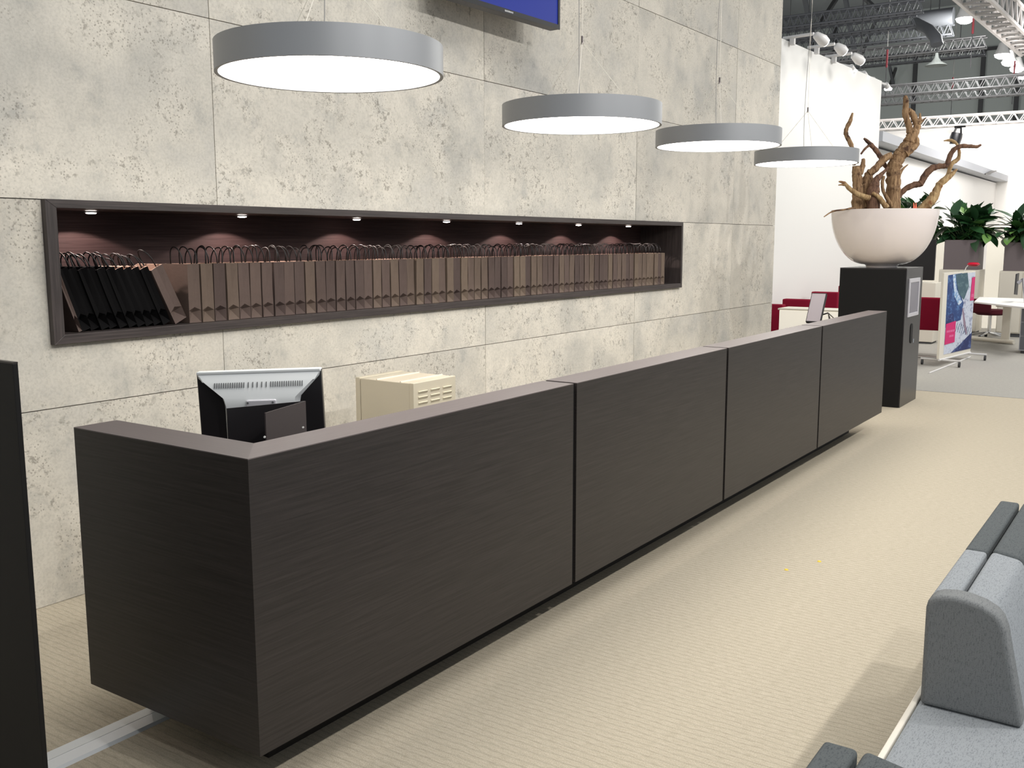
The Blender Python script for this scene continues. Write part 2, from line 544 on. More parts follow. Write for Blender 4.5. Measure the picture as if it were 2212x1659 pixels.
# ============================================================ TRUSSES
def truss(p0, p1, h, r, mats, label, wdt=None, bays=20, individual=False, loc_group='aluminium trusses under the hall roof', cat='truss'):
    p0 = Vector(p0); p1 = Vector(p1)
    t = thing('truss', label, cat, p0, loc_group)
    d = (p1-p0); ax = d.normalized()
    side = ax.cross(Vector((0, 0, 1))).normalized()*(wdt or h)
    upv = Vector((0, 0, h))
    offs = [Vector((0, 0, 0)), upv, side, side+upv]
    for o in offs:
        MB().tube([p0+o, p1+o], r, 6).build('chord', mats, t, smooth=True)
    br = MB()
    for k in range(bays):
        a = p0+d*(k/bays); b = p0+d*((k+.5)/bays); c = p0+d*((k+1)/bays)
        segs = [(a, b+upv), (b+upv, c), (a+side, b+upv+side), (b+upv+side, c+side), (a, b+side), (b+side, c)]
        for q0, q1 in segs:
            if individual:
                MB().tube([q0, q1], r*.5, 5).build('brace', mats, t)
            else:
                br.tube([q0, q1], r*.5, 4)
    for f_ in (.12, .88):
        q = p0+d*f_+side*.5+upv
        MB().tube([q, (q.x, q.y, 17.4)], .012, 5).build('hanger_cable', 'hall_dark', t)
    if not individual:
        o = br.build('bracing', mats, t); o['kind'] = 'stuff'
    return t
def ytruss(pa, pb, z, h, mats, label, bays=24, r=.035, ext0=0, ext1=0):
    a = onplane(*pa, 2, z); b = onplane(*pb, 2, z)
    x = (a.x+b.x)/2
    truss((x, a.y+ext0, z), (x, b.y-ext1, z), h, r, mats, label, bays=bays)
ytruss((1694, 62), (1998, 29), 8.7, .34, 'hall_mid', 'topmost thin truss crossing the hall ceiling, ending beside the tall lamp', ext0=2)
ytruss((1806, 80), (1977, 56), 8.7, .34, 'hall_mid', 'second truss from the top below the topmost, in the dark hall roof', ext0=4.5)
ytruss((1837, 103), (2060, 76), 8.7, .36, 'hall_mid', 'third truss from the top, ending under the grey duct', ext0=3)
ytruss((1860, 132), (2132, 104), 8.7, .38, 'truss', 'fourth truss from the top with a brightly lit right end', ext0=3)
ytruss((1860, 147), (2130, 120), 8.7, .34, 'hall_mid', 'fifth truss from the top, directly under the lit one', ext0=3)
ytruss((1903, 212), (2212, 184), 6.8, .34, 'truss', 'truss crossing just above the driftwood tip', ext0=2, ext1=4, bays=34)
ytruss((1900, 226), (2212, 207), 6.8, .30, 'truss', 'truss crossing directly behind the driftwood tip', ext0=2, ext1=4, bays=34)
truss((30.0, 8.4, 5.02), (30.0, -6.0, 4.93), .27, .03, 'truss_pale', 'pale truss running along the top of the far white wall', bays=44)
truss((13.0, 1.86, 5.9), (24.9, 1.58, 6.0), .45, .048, 'truss_pale', 'big pale truss close by, cut by the top right corner', wdt=.5, bays=22, individual=True)

# round duct, hung devices
tag(MB().tube([onplane(1975, 45, 2, 9.3), onplane(2060, 35, 2, 9.3)], .30, 14).build('air_duct', 'hall_mid', smooth=True, origin=onplane(1975, 45, 2, 9.3)), 'fat grey round duct under the hall roof', 'duct')
tag(MB().tube([onplane(1978, 50, 2, 9.1), onplane(2008, 66, 2, 8.5), onplane(2022, 84, 2, 8.1), onplane(2024, 97, 2, 7.9)], .19, 14).build('duct_outlet', 'hall_mid', smooth=True, origin=onplane(1975, 58, 2, 9.0)), 'bent grey air outlet hanging beside the round duct', 'duct')
for px, py in ((2020, 143), (2100, 50), (1996, 132)):
    pass
p = onplane(2022, 142, 2, 8.0)
s = thing('bell_lamp', 'unlit pale bell-shaped hall lamp hanging below the fifth truss', 'lamp', p)
MB().lathe([(.05, .45), (.08, .28), (.18, .14), (.38, .02), (.39, 0), (.34, .0), (.15, .12)], p, 24).build('lamp_shade', 'hall_wall', s, smooth=True)
MB().tube([p+Vector((0, 0, .42)), p+Vector((0, 0, 9.3))], .02, 6).build('rod', 'hall_dark', s)
for i, (px, py) in enumerate(((2085, 40), (2165, 118), (2180, 134), (2197, 148), (2210, 163))):
    p = onplane(px, py, 2, 9)
    s = thing('high_bay_lamp', ['glowing high-bay lamp hanging apart, nearest, left of the big truss', 'second glowing high-bay lamp, under the end of the big truss', 'third glowing high-bay lamp in the row below the big truss',
               'fourth glowing high-bay lamp in the row below the big truss', 'farthest glowing high-bay lamp at the right picture edge'][i], 'lamp', p, 'high-bay lamps in a row')
    MB().lathe([(.05, .5), (.14, .45), (.2, .25), (.30, .02), (.30, 0)], p, 20).build('reflector', 'lamp_body', s, smooth=True)
    e = MB().lathe([(.29, .0), (.26, -.08), (.15, -.15), (.0, -.18)], p, 20).build('bulb', 'highbay_on', s, smooth=True)
    MB().tube([p+Vector((0, 0, .45)), p+Vector((0, 0, 2.5))], .02, 5).build('rod', 'hall_dark', s)
for i, (px, py, pt, ln) in enumerate(((1915, 146, 40, 2), (2057, 200, 120, 2), (2101, 73, 40, 2), (2190, 168, 150, 1))):
    a = onplane(px, py, 2, 7.6); 
    s = thing('chain_hoist', ['red chain hoist hanging at upper left of the driftwood tip', 'red chain hoist hanging above the black spotlight', 'red chain hoist hanging beside the big truss', 'small red chain hoist near the right picture edge'][i], 'hoist', a, 'chain hoists in the hall')
    MB().tube([a, a+Vector((0, 0, .6))], .032, 6).build('strap', 'red_strap', s)
    MB().tube([a+Vector((0, 0, .7)), a+Vector((0, 0, 4.5))], .014, 5).build('chain', 'cable', s)
    MB().tube([a-Vector((0, 0, .95)), a], .014, 6).build('hook_line', 'hall_dark', s)

# black moving spotlight below the pale truss
p = Vector((29.7, 4.02, 4.62))
def fp(px, py, x=29.85): return onplane(px, py, 0, x)
s = thing('stage_spotlight', 'black stage spotlight hanging under the pale truss, glowing downwards', 'spotlight', fp(2072, 275))
MB().tube([fp(2068, 287), fp(2065, 297), fp(2062, 312)], [.15, .17, .14], 14).build('housing', 'tv_black', s, smooth=True)
MB().tube([fp(2058, 292), fp(2066, 276), fp(2076, 276), fp(2076, 290)], .03, 6).build('yoke', 'tv_black', s)
MB().tube([fp(2062, 274), fp(2086, 272)], .04, 6).build('clamp', 'tv_black', s)
MB().tube([fp(2062, 312.3), fp(2061.5, 316)], [.13, .13], 14).build('lens', 'lamp_on', s)

# arms and lamps of the white partition
def zat(px, py, z=4.35): return onplane(px, py, 2, z)
for i, (a, b, c, dd) in enumerate((((1692, 83), (1758, 73), (1763, 76), (1784, 92)), ((1745, 103), (1803, 95), (1807, 99), (1825, 113)), ((1783, 123), (1840, 115), (1844, 120), (1862, 134)))):
    p0 = zat(*a); p1 = zat(*b)
    s = thing('arm_spotlight', ['first white arm spotlight on top of the white partition, beside the concrete wall', 'middle of the three white arm spotlights on the white partition', 'third white arm spotlight on the white partition, farthest of the three'][i], 'spotlight', p0, 'arm spotlights of the white partition')
    MB().tube([p0, p1], .022, 8).build('arm', 'lamp_body', s, smooth=True)
    MB().box(p0.x-.03, p0.x+.03, p0.y-.16, p0.y-.1, 4.25, 4.35).build('bracket', 'lamp_body', s)
    q0 = zat(*c, 4.3); q1 = zat(*dd, 4.22)
    MB().tube([q0+(q0-q1)*.12, q0, q0*.35+q1*.65, q1], [.03, .05, .075, .06], 12).build('lamp_head', ['lamp_body', 'lamp_body', 'lamp_body'][i], s, smooth=True)
    MB().tube([q1, q1+(q1-q0)*.03], [.058, .058], 12).build('lens', 'lamp_on', s)
for i, (px, py, ww_) in enumerate(((1842, 149, 9), (1869, 163, 9), (1889, 172, 5), (1917, 188, 9))):
    p0 = onplane(px, py, 2, 4.3)
    dist = (p0-CAM).dot(fwd)
    rr = ww_/FPX*dist
    s = thing('booth_spotlight', ['glowing spotlight above the partition edge, nearest of the small row', 'glowing spotlight above the partition edge, second of the small row', 'small glowing spotlight right at the partition corner', 'glowing spotlight hanging just past the partition corner'][i], 'spotlight', p0, 'glowing spotlights along the partition top')
    dv = Vector((.8, -.1, -.45)).normalized()
    MB().tube([p0-dv*rr*1.2, p0+dv*rr*.9], [rr*.55, rr*.7], 12).build('housing', 'lamp_body', s, smooth=True)
    MB().lathe([(rr*.1, -rr*.62), (rr*.8, -rr*.4), (rr*.95, 0), (rr*.6, rr*.25)], p0+dv*rr*.6, 14).build('lens', 'lamp_on', s, smooth=True)
    MB().tube([p0-dv*rr, p0-dv*rr+Vector((0, .5, .12))] if i < 3 else [p0-dv*rr, (15.62, 2.52, 4.31)], .02, 6).build('arm', 'lamp_body', s)

# ============================================================ NICHE WITH BAGS
fx = .052
ns = thing('wall_niche', 'long dark wooden display niche set into the concrete wall, holding paper bags', 'shelf', (NX0, D, NZ0))
yo = D-.032
def mitre(pts, y0, y1, mm):
    MB().prism([(p[0], y0, p[1]) for p in pts], (0, y1-y0, 0)).build('frame', mm, ns, bevel=.0015)
IX0, IX1, IZ0, IZ1 = NX0+fx, NX1-.034, NZ0+.042, NZ1-.038
mitre([(NX0, NZ1), (NX1, NZ1), (IX1, IZ1), (IX0, IZ1)], yo, ND, 'wood_frame')
mitre([(NX0, NZ0), (IX0, IZ0), (IX1, IZ0), (NX1, NZ0)], yo, ND, 'wood_frame')
mitre([(NX0, NZ0), (NX0, NZ1), (IX0, IZ1), (IX0, IZ0)], yo, ND, 'wood_frame_z')
mitre([(NX1, NZ1), (NX1, NZ0), (IX1, IZ0), (IX1, IZ1)], yo, ND, 'wood_frame_z')
MB().box(NX0+.01, NX1-.01, ND, ND+.02, NZ0+.01, NZ1-.01).build('back_panel', 'niche', ns)
PY = D+.235
for k in range(7):
    x = 1.045+k*.925
    b = MB().lathe([(.034, -.001), (.036, -.007), (.027, -.009), (.026, -.004)], (x, PY, IZ1), 24).build('downlight', 'puck_rim', ns, smooth=True)
    MB().lathe([(.026, -.006), (.022, -.013), (.0, -.015)], (x, PY, IZ1), 20).build('lens', 'puck', b)
    light('SPOT', (x, PY, IZ1-.022), (x, PY, 0), 9.5, (1, .82, .74), .012, 136, .10)

def bag_mesh(w_, d_, h_, lean=0, seed=0):
    """open paper carrier: front gusset with centre crease and folded foot, dark outside, kraft inside"""
    rnd = random.Random(seed)
    cr = .008+rnd.uniform(-.003, .004)
    x0, x1, xm = .001, w_-.001, w_/2
    j = lambda a=.002: rnd.uniform(-a, a)
    kz_ = .062+j(.003)
    b = MB()
    front = [(x0, 0, 0), (x1, 0, 0), (xm, .030, .052), (x0, .0, kz_), (x1, .0, kz_), (x0+.001, j(), h_), (xm+j(), cr, h_+j(.001)), (x1-.001, j(), h_), (xm, .003, .080), (x0+j(.001), j(), h_*.55), (x1+j(.001), j(), h_*.55), (xm, cr*.6, h_*.55)]
    b.add([front[0], front[1], front[2]], [(0, 1, 2)])
    b.add(front, [(0, 2, 3), (1, 4, 2), (3, 2, 8), (2, 4, 8), (3, 8, 11, 9), (8, 4, 10, 11), (9, 11, 6, 5), (11, 10, 7, 6)])
    bk = [(x0, d_, 0), (x1, d_, 0), (x0, d_, h_), (xm, d_-cr, h_), (x1, d_, h_)]
    b.add(bk, [(0, 2, 3), (0, 3, 1), (1, 3, 4)])
    # broad sides
    b.add([front[0], front[3], front[9], front[5], (x0, d_, h_), (x0, d_, 0)], [(0, 1, 2, 3, 4, 5)])
    b.add([front[1], front[4], front[10], front[7], (x1, d_, h_), (x1, d_, 0)], [(0, 5, 4, 3, 2, 1)])
    b.add([(x0, 0, 0), (x1, 0, 0), (x1, d_, 0), (x0, d_, 0)], [(0, 3, 2, 1)])
    # inner lining with turned rim
    i0, i1 = x0+.004, x1-.004
    inn = [(i0, .004, h_-.0), (xm, cr+.004, h_), (i1, .004, h_), (i1, d_-.004, h_), (i0, d_-.004, h_)]
    low = [(p[0], p[1], h_*.55) for p in inn]
    b.add(inn+low, [(0, 1, 6, 5), (1, 2, 7, 6), (2, 3, 8, 7), (3, 4, 9, 8), (4, 0, 5, 9), (5, 6, 7, 8, 9)], 1)
    rim = [front[5], front[6], front[7], (x1, d_, h_), (x0, d_, h_)]
    b.add(rim+inn, [(0, 5, 6, 1), (1, 6, 7, 2), (2, 7, 8, 3), (3, 8, 9, 4), (4, 9, 5, 0)], 1)
    return b
def handle_mb(x, d_, h_, r=.0036, sx=0, hh=.085):
    pts = []
    y0, y1 = d_*.22, d_*.70
    for i in range(11):
        a = PI*i/10
        pts.append((x+sx*math.sin(a), (y0+y1)/2-(y1-y0)/2*math.cos(a), h_-.02+(hh+.02)*math.sin(a)**.55))
    return MB().tube(pts, r, 5)
bag_variants = {}
def make_bag(key, w_, d_, h_, body_mat, seed):
    bm_ = bag_mesh(w_, d_, h_, seed=seed)
    return bm_
def place_bag(x, y, z, variant, lean, label, group, ry=0):
    root = bpy.data.objects.new('paper_bag', None)
    COL.objects.link(root)
    root.location = (x, y, z)
    root.rotation_euler = (0, R_(lean), R_(ry))
    root.empty_display_size = .05
    tag(root, label, 'bag', group)
    for nm, me in variant:
        o = bpy.data.objects.new(nm, me)
        COL.objects.link(o)
        o.parent = root
    return root
def variant(w_, d_, h_, mats, seed, hh=.085):
    rnd = random.Random(seed)
    res = []
    tmp = bag_mesh(w_, d_, h_, seed=seed).build('body', mats)
    res.append(('body', tmp.data))
    bpy.data.objects.remove(tmp)
    for xx in (w_*.14, w_*.86):
        t2 = handle_mb(xx, d_, h_, sx=rnd.uniform(-.02, .02), hh=hh+rnd.uniform(-.012, .008)).build('handle', 'handle')
        for p in t2.data.polygons: p.use_smooth = True
        res.append(('handle', t2.data))
        bpy.data.objects.remove(t2)
    return res
BW = .0765
brown = [variant(BW, .20, .300, ['paper', 'kraft'], 100+i) for i in range(7)]
blackv = [variant(.048, .20, .30, ['paper_black', 'paper_black'], 300+i, .075) for i in range(3)]
xs = 1.425
nb = 68
ONES = ['', 'first', 'second', 'third', 'fourth', 'fifth', 'sixth', 'seventh', 'eighth', 'ninth', 'tenth', 'eleventh', 'twelfth', 'thirteenth', 'fourteenth', 'fifteenth', 'sixteenth', 'seventeenth', 'eighteenth', 'nineteenth', 'twentieth']
def ordinal(n):
    if n <= 20: return ONES[n]
    t = {2: 'twenty', 3: 'thirty', 4: 'forty'}[n//10]
    return t+'-'+ONES[n % 10] if n % 10 else {3: 'thirtieth', 4: 'fortieth'}[n//10]
for i in range(nb):
    x = xs+i*.0817
    if i < nb//2: lab = ordinal(i+1)+' upright brown paper bag from the leaning brown bag'
    else: lab = ordinal(nb-i)+' upright brown paper bag from the right end of the niche'
    if i == 0: lab = 'creased upright brown paper bag right beside the leaning brown bag'
    if i == nb-1: lab = 'last upright brown paper bag at the right end of the niche row'
    place_bag(x+random.uniform(-.001, .001), D+.022+random.uniform(0, .012), IZ0+.001, random.choice(brown), random.uniform(-.5, .5), lab, 'upright brown paper bags in the niche row', random.uniform(-.6, .6))
place_bag(1.338, D+.025, IZ0+.001, brown[2], -25, 'brown paper bag leaning against the black bags in the niche', None)
blackk = [variant(.048, .20, .30, ['paper_black', 'kraft'], 320+i, .07) for i in range(3)]
sliver = variant(.020, .20, .30, ['paper', 'kraft'], 333, .06)
for i in range(10):
    place_bag(.836+i*.0485, D+.03+random.uniform(0, .015), IZ0+.001, (blackk if i > 5 else blackv)[i % 3], -19-i*.4,
              ordinal(i+1)+' leaning black paper bag from the left end of the niche', 'leaning black paper bags in the niche')
place_bag(.812, D+.026, IZ0+.001, sliver, -18.2, 'narrow brown paper bag squeezed behind the first black bag at the niche left end', None)

# ============================================================ COUNTER
HC, ZB, T, W_ = 1.05, .1702, .155, .8394
gx = [0, 1.745, 3.415, 5.145, 6.9517]
gw = .028
labels = ['L-shaped corner section of the dark wood counter, nearest the camera', 'second dark wood counter section from the near corner', 'third dark wood counter section from the near corner', 'last dark wood counter section, beside the black kiosk']
def ctop(x): return HC
for i in range(4):
    x0 = gx[i]+(gw if i else 0)
    x1 = gx[i+1]
    c = thing('reception_counter', labels[i], 'counter', (x0, 0, 0), 'dark wood reception counter sections')
    e = .003; p = .02
    if i == 0:
        MB().prism([(0, 0, ZB), (x1, 0, ZB), (x1, p, ZB), (p, p, ZB)], (0, 0, HC-e-ZB)).build('front_panel', 'wood_x', c)
        MB().prism([(0, 0, ZB), (p, p, ZB), (p, W_, ZB), (0, W_, ZB)], (0, 0, HC-e-ZB)).build('side_panel', 'wood_y', c)
        MB().prism([(0, 0, HC-e), (x1, 0, HC-e), (x1, T, HC-e), (T, T, HC-e)], (0, 0, e)).build('top', 'lit_top_x', c)
        MB().prism([(0, 0, HC-e), (T, T, HC-e), (T, W_, HC-e), (0, W_, HC-e)], (0, 0, e)).build('top', 'lit_top_y', c)
        MB().box(T-p, x1, T-p, T, ZB, HC-e).build('back_panel', 'wood_x', c)
        MB().box(T-p, T, T, W_, ZB, HC-e).build('back_panel', 'wood_y', c)
        MB().box(p, T-p, W_-p, W_, ZB, HC-e).build('end_panel', 'wood_x', c)
        MB().box(.215, x1, .215, .26, 0, ZB).box(.215, .26, .26, W_, 0, ZB).build('plinth', 'plinth', c)
        MB().box(T, x1, T, .86, .715, .74).build('worktop', 'wood_x', c)
        MB().box(.26, x1, .26, .80, .0, .05).build('base', 'plinth', c)
    else:
        MB().box(x0, x1, 0, p, ZB, HC-e).build('front_panel', 'wood_x', c)
        MB().box(x0, x1, 0, T, HC-e, HC).build('top', 'lit_top_x', c)
        MB().box(x0, x1, T-p, T, ZB, HC-e).build('back_panel', 'wood_x', c)
        MB().box(x0, x0+p, p, T-p, ZB, HC-e).box(x1-p, x1, p, T-p, ZB, HC-e).build('end_panel', 'wood_y', c)
        MB().box(gx[i]+.0005, x1-(.2 if i == 3 else 0), .215, .26, 0, ZB).build('plinth', 'plinth', c)
        MB().box(x0, x1, T, .80, .715, .74).build('worktop', 'wood_x', c)
        MB().box(x0, x0+.03, .27, .78, 0, .715).build('support', 'wood_y', c)
    if i:
        MB().box(gx[i], x0, .012, T-.006, ZB+.01, HC-.006).build('joint_filler', 'gap', c)
    # underside board
    MB().box(max(x0, .02), x1, .02, T, ZB-.0, ZB+.02).build('bottom_board', 'plinth', c)

# silver floor duct by the left panel
s = thing('floor_duct', 'silver aluminium cable duct on the carpet, running under the counter corner', 'duct', (-.58, .77, 0))
MB().prism([(-.58, .702, 0), (-.58, .712, .009), (-.58, .765, .012), (-.58, .765, 0)], (.80, 0, 0)).build('cover', 'silver', s)
MB().prism([(-.58, .768, 0), (-.58, .768, .012), (-.58, .822, .009), (-.58, .832, 0)], (.80, 0, 0)).build('cover', 'silver', s)
# left dark screen panel
s = thing('screen_panel', 'tall near-black wooden screen panel at the left picture edge', 'panel', (-.6, .45, 0))
MB().box(-.614, -.602, .039, 1.3, 0, 1.379-.004).build('board', 'black', s, bevel=.001)
MB().box(-.614, -.602, .039, 1.3, 1.379-.004, 1.379).build('top_edge', 'wood_y', s)

# ============================================================ RING LAMPS
right_az = math.atan2(r2.y, r2.x)
ring_lab = ['largest round pendant lamp at top left, nearest of the four ring lamps', 'second round pendant lamp from the left, hanging below the television', 'third round pendant lamp from the left, in front of the concrete wall edge', 'smallest and farthest round pendant lamp, beside the driftwood']
for i, (x, z, gz) in enumerate(((.897, 2.240, 2.65), (2.689, 2.229, 2.645), (4.457, 2.262, 2.675), (6.262, 2.262, 2.68))):
    y = .528; R = .408
    s = thing('pendant_lamp', ring_lab[i], 'lamp', (x, y, z), 'round pendant lamps over the counter')
    MB().lathe([(R-.013, 0), (R-.011, -.001), (R, -.001), (R, .104), (R-.012, .104), (R-.013, .018), (R-.013, 0)], (x, y, z), 96).build('ring', 'ring', s, smooth=True)
    MB().disc((x, y, z+.004), R-.0135, 96, up=False).build('diffuser', 'diffuser', s)
    MB().lathe([(R-.014, .085), (R-.02, .09), (0.0, .09)], (x, y, z), 64).build('top_plate', 'lamp_body', s, smooth=True)
    for a, k in ((15, .72), (140, .74), (262, .72)):
        th = right_az+R_(a)
        q = Vector((x+R*k*math.cos(th), y+R*k*math.sin(th), z+.09))
        MB().tube([q, (x, y, gz)], .0016, 5).build('wire', 'steel', s)
    MB().tube([(x, y, gz-.012), (x, y, gz+.028)], .006, 8).build('wire_gripper', 'puck_rim', s)
    top = [(x, y, gz+.02), (x, y, 6.4)]
    MB().tube(top, .0014, 5).build('hanging_wire', 'steel', s)
    cb = [(x-.02+.02*math.sin(k*.7+i)*(1-k/14), y+.015*math.sin(k*.5+1), z+.09+(6.3-z)*(k/14)**1.3) for k in range(15)]
    MB().tube(cb, .0022, 5).build('power_cable', 'cable', s)

# ============================================================ TELEVISION
s = thing('television', 'wall-mounted flat television with plain blue screen, cut by the top edge', 'television', (4.49, 1.8, 3.18))
def tvp(u, v, wv):   # u left from right edge, v up, w towards the wall
    a = R_(-2.6)
    ax = Vector((math.cos(a), math.sin(a), 0)); nx = Vector((-math.sin(a), math.cos(a), 0))
    return Vector((4.46, 1.77, 3.150))-ax*u+Vector((0, 0, v))+nx*wv
def tvbox(u0, u1, v0, v1, w0, w1):
    return MB().hexa([tvp(u1, v0, w0), tvp(u0, v0, w0), tvp(u0, v0, w1), tvp(u1, v0, w1), tvp(u1, v1, w0), tvp(u0, v1, w0), tvp(u0, v1, w1), tvp(u1, v1, w1)])
tvbox(0, 1.24, 0, .72, 0, .075).build('housing', ['tv_grey'], s, bevel=.003)
tvbox(-.001, 1.241, -.001, .03, -.012, 0).build('bezel', 'tv_black', s)
tvbox(-.001, 1.241, .69, .721, -.012, 0).build('bezel', 'tv_black', s)
tvbox(-.001, .022, .03, .69, -.012, 0).build('bezel', 'tv_black', s)
tvbox(1.218, 1.241, .03, .69, -.012, 0).build('bezel', 'tv_black', s)
tvbox(.022, 1.218, .03, .69, -.006, 0).build('screen', 'tv_blue', s)
for k in range(7):
    tvbox(.560+k*.0135, .569+k*.0135, .010, .021, -.0135, -.012).build('logo_letter', 'grey_print', s)
tvbox(.4, .8, .2, .5, .05, .235).build('wall_bracket', 'tv_black', s)

# ============================================================ MONITOR BEHIND COUNTER
TL = at(424, 806, 3.62); TR = at(693, 797, 3.62)
ux = (TR-TL).normalized(); uw = (TR-TL).length
dn = Vector((0, 0, -1)); dn = (dn-ux*dn.dot(ux)).normalized()
back = dn.cross(ux).normalized()
if back.dot(fwd) > 0: back = -back      # towards the camera
def mp(u, v, w_): return TL+ux*u*uw+dn*v+back*w_
HM = .285
s = thing('computer_monitor', 'silver-backed computer monitor with black sides, seen from behind over the counter corner', 'monitor', mp(.5, HM+.13, -.02))
MB().hexa([mp(0, HM, 0), mp(1, HM, 0), mp(1, HM, -.03), mp(0, HM, -.03), mp(0, 0, 0), mp(1, 0, 0), mp(1, 0, -.03), mp(0, 0, -.03)]).build('screen_casing', 'mon_black', s, bevel=.004)
# silver central shell: wide at top, tapering inwards, raised
sh = MB()
P_ = [(0.0, 0.0), (1.0, 0.0), (.985, .022), (.83, .095), (.815, .125), (.815, HM-.02), (.86, HM), (.15, HM), (.21, HM-.02), (.212, .125), (.195, .095), (.015, .022)]
n_ = len(P_)
cx = .5
f0 = [mp(u, v, .001) for u, v in P_]
def inset(u, v):
    return mp(cx+(u-cx)*.90, max(.035, v) if v < .05 else v, .034 if v > .05 else .014)
f1 = [inset(u, v) for u, v in P_]
sh.add(f0+f1, [(i, (i+1) % n_, n_+(i+1) % n_, n_+i) for i in range(n_)])
sh.add(f1, [(0, 1, 2, 11), (11, 2, 3, 10), (10, 3, 4, 9), (9, 4, 5, 8), (8, 5, 6, 7)])
sh.build('back_shell', 'mon_white', s, smooth=True, bevel=.002)
MB().hexa([mp(0, .008, .006), mp(1, .008, .006), mp(1, .008, -.03), mp(0, .008, -.03), mp(0.004, -.004, .006), mp(.996, -.004, .006), mp(.996, -.004, -.03), mp(.004, -.004, -.03)]).build('top_rim', 'mon_white', s, bevel=.003)
for k in range(40):
    u = .15+.70*k/39
    if .40 < u < .60 and k % 2 == 0:
        continue
    v0 = .038
    MB().hexa([mp(u, v0+.018, .026), mp(u+.006, v0+.018, .026), mp(u+.006, v0+.018, .010), mp(u, v0+.018, .010), mp(u, v0, .0195), mp(u+.006, v0, .0195), mp(u+.006, v0, .006), mp(u, v0, .006)]).build('vent_slot', 'slot', s)
MB().hexa([mp(.405, .175, .042), mp(.645, .175, .042), mp(.645, .175, .03), mp(.405, .175, .03), mp(.405, .102, .042), mp(.645, .102, .042), mp(.645, .102, .03), mp(.405, .102, .03)]).build('mount_plate', 'screen_frame', s, bevel=.004)
for u in (.42, .62):
    MB().tube([mp(u, .112, .041), mp(u, .112, .0445)], .004, 8).build('screw', 'slot', s)
mz = mp(.5, 0, 0)
MB().tube([mp(.5, .2, .012), mp(.5, HM+.1, .012)], .02, 8).build('stand', 'mon_black', s)
bc_ = mp(.5, HM+.1, 0)
MB().lathe([(.0, 0), (.11, 0), (.11, .008), (.03, .02), (0, .02)], (bc_.x, bc_.y, .741), 24).build('stand_base', 'mon_black', s, smooth=True)

# folded dark holder in front of the monitor
s0 = at(489, 882, 3.30); s1 = at(658, 866, 3.42); s2 = at(571, 892, 3.12)
s = thing('folder_stand', 'open V-shaped dark folder stand in front of the silver monitor', 'stand', (s1.x, s1.y, .741))
def plate(a, b, th=.004):
    n2 = (b-a).cross(Vector((0, 0, 1))).normalized()*th
    return MB().hexa([Vector((a.x, a.y, .745)), Vector((b.x, b.y, .745)), Vector((b.x, b.y, .745))+n2, Vector((a.x, a.y, .745))+n2, a, b, b+n2, a+n2])
plate(s0, s1).build('back_plate', 'mon_black', s)
plate(s2, s1-Vector((0, 0, .0)), .004).build('front_plate', mat('brown_grey_plate', srgb(58, 50, 50), .5), s)
for px, py, dd in ((655, 923, 3.40), (572, 944, 3.115)):
    a = at(px, py, dd-.008)
    MB().tube([a, a-fwd*.004], .0035, 10).build('screw', 'white', s)

# beige louvred cabinet behind the counter
s = thing('metal_cabinet', 'beige metal cabinet with louvred side, behind the counter near the wall', 'cabinet', (2.17, 1.23, 0))
bx0, bx1, by0, by1, bz = 2.17, 2.53, 1.24, 1.66, .9
MB().box(bx0, bx1, by0+.03, by1-.035, .01, bz-.002).build('body', 'beige_metal', s, bevel=.004)
MB().box(bx0-.002, bx1+.002, by0, by0+.03, 0, bz).build('side_frame', 'beige_metal', s, bevel=.003)
MB().box(bx0-.002, bx1+.002, by1-.032, by1, 0, bz+.002).build('door', 'beige_metal', s, bevel=.003)
for yy in (1.33, 1.50):
    MB().box(bx0+.0, bx1-.0, yy, yy+.006, bz-.002, bz+.004).build('top_rib', 'piping', s)
for cxx in range(3):
    for k in range(9):
        xa = bx0+.035+cxx*.105; za = bz-.05-k*.03
        MB().hexa([(xa, by0-.001, za-.012), (xa+.075, by0-.001, za-.012), (xa+.075, by0+.004, za-.012), (xa, by0+.004, za-.012), (xa, by0-.008, za), (xa+.075, by0-.008, za), (xa+.075, by0+.004, za+.004), (xa, by0+.004, za+.004)]).build('louvre', 'beige_metal', s)

# small tilted screen near the counter's far end
def s2p(w_, v, t_):   # width along -y, height, thickness; leaning back towards +x
    base = Vector((6.60, .585, .957))
    tilt = R_(31)
    upv = Vector((math.sin(tilt)*.62, -.055, math.cos(tilt)))
    nrm_ = Vector((math.cos(tilt), 0, -math.sin(tilt)))
    return base+Vector((0, -1, 0))*w_+upv*v+nrm_*t_
s = thing('tablet_screen', 'small grey screen leaning on a wire stand behind the counter far end', 'screen', (6.6, .5, .741))
def sb(w0, w1, v0, v1, t0, t1): return MB().hexa([s2p(w0, v0, t0), s2p(w1, v0, t0), s2p(w1, v0, t1), s2p(w0, v0, t1), s2p(w0, v1, t0), s2p(w1, v1, t0), s2p(w1, v1, t1), s2p(w0, v1, t1)])
sb(0, .128, 0, .285, 0, .03).build('casing', 'mon_black', s, bevel=.002)
sb(.006, .122, .008, .277, -.002, 0).build('display', mat('display_mauve', srgb(150, 142, 146), .3), s)
a = s2p(.16, .12, .05)
for q in ((6.70, .33, .74), (6.78, .40, .74), (6.95, .25, .74)):
    MB().tube([a, ((a.x+q[0])/2, (a.y+q[1])/2, (a.z+q[2])/2+.03), q], .004, 6).build('stand_wire', 'puck_rim', s)
MB().tube([s2p(.064, .1, .03), s2p(.1, .10, .06), a], .006, 6).build('stand_arm', 'mon_black', s)

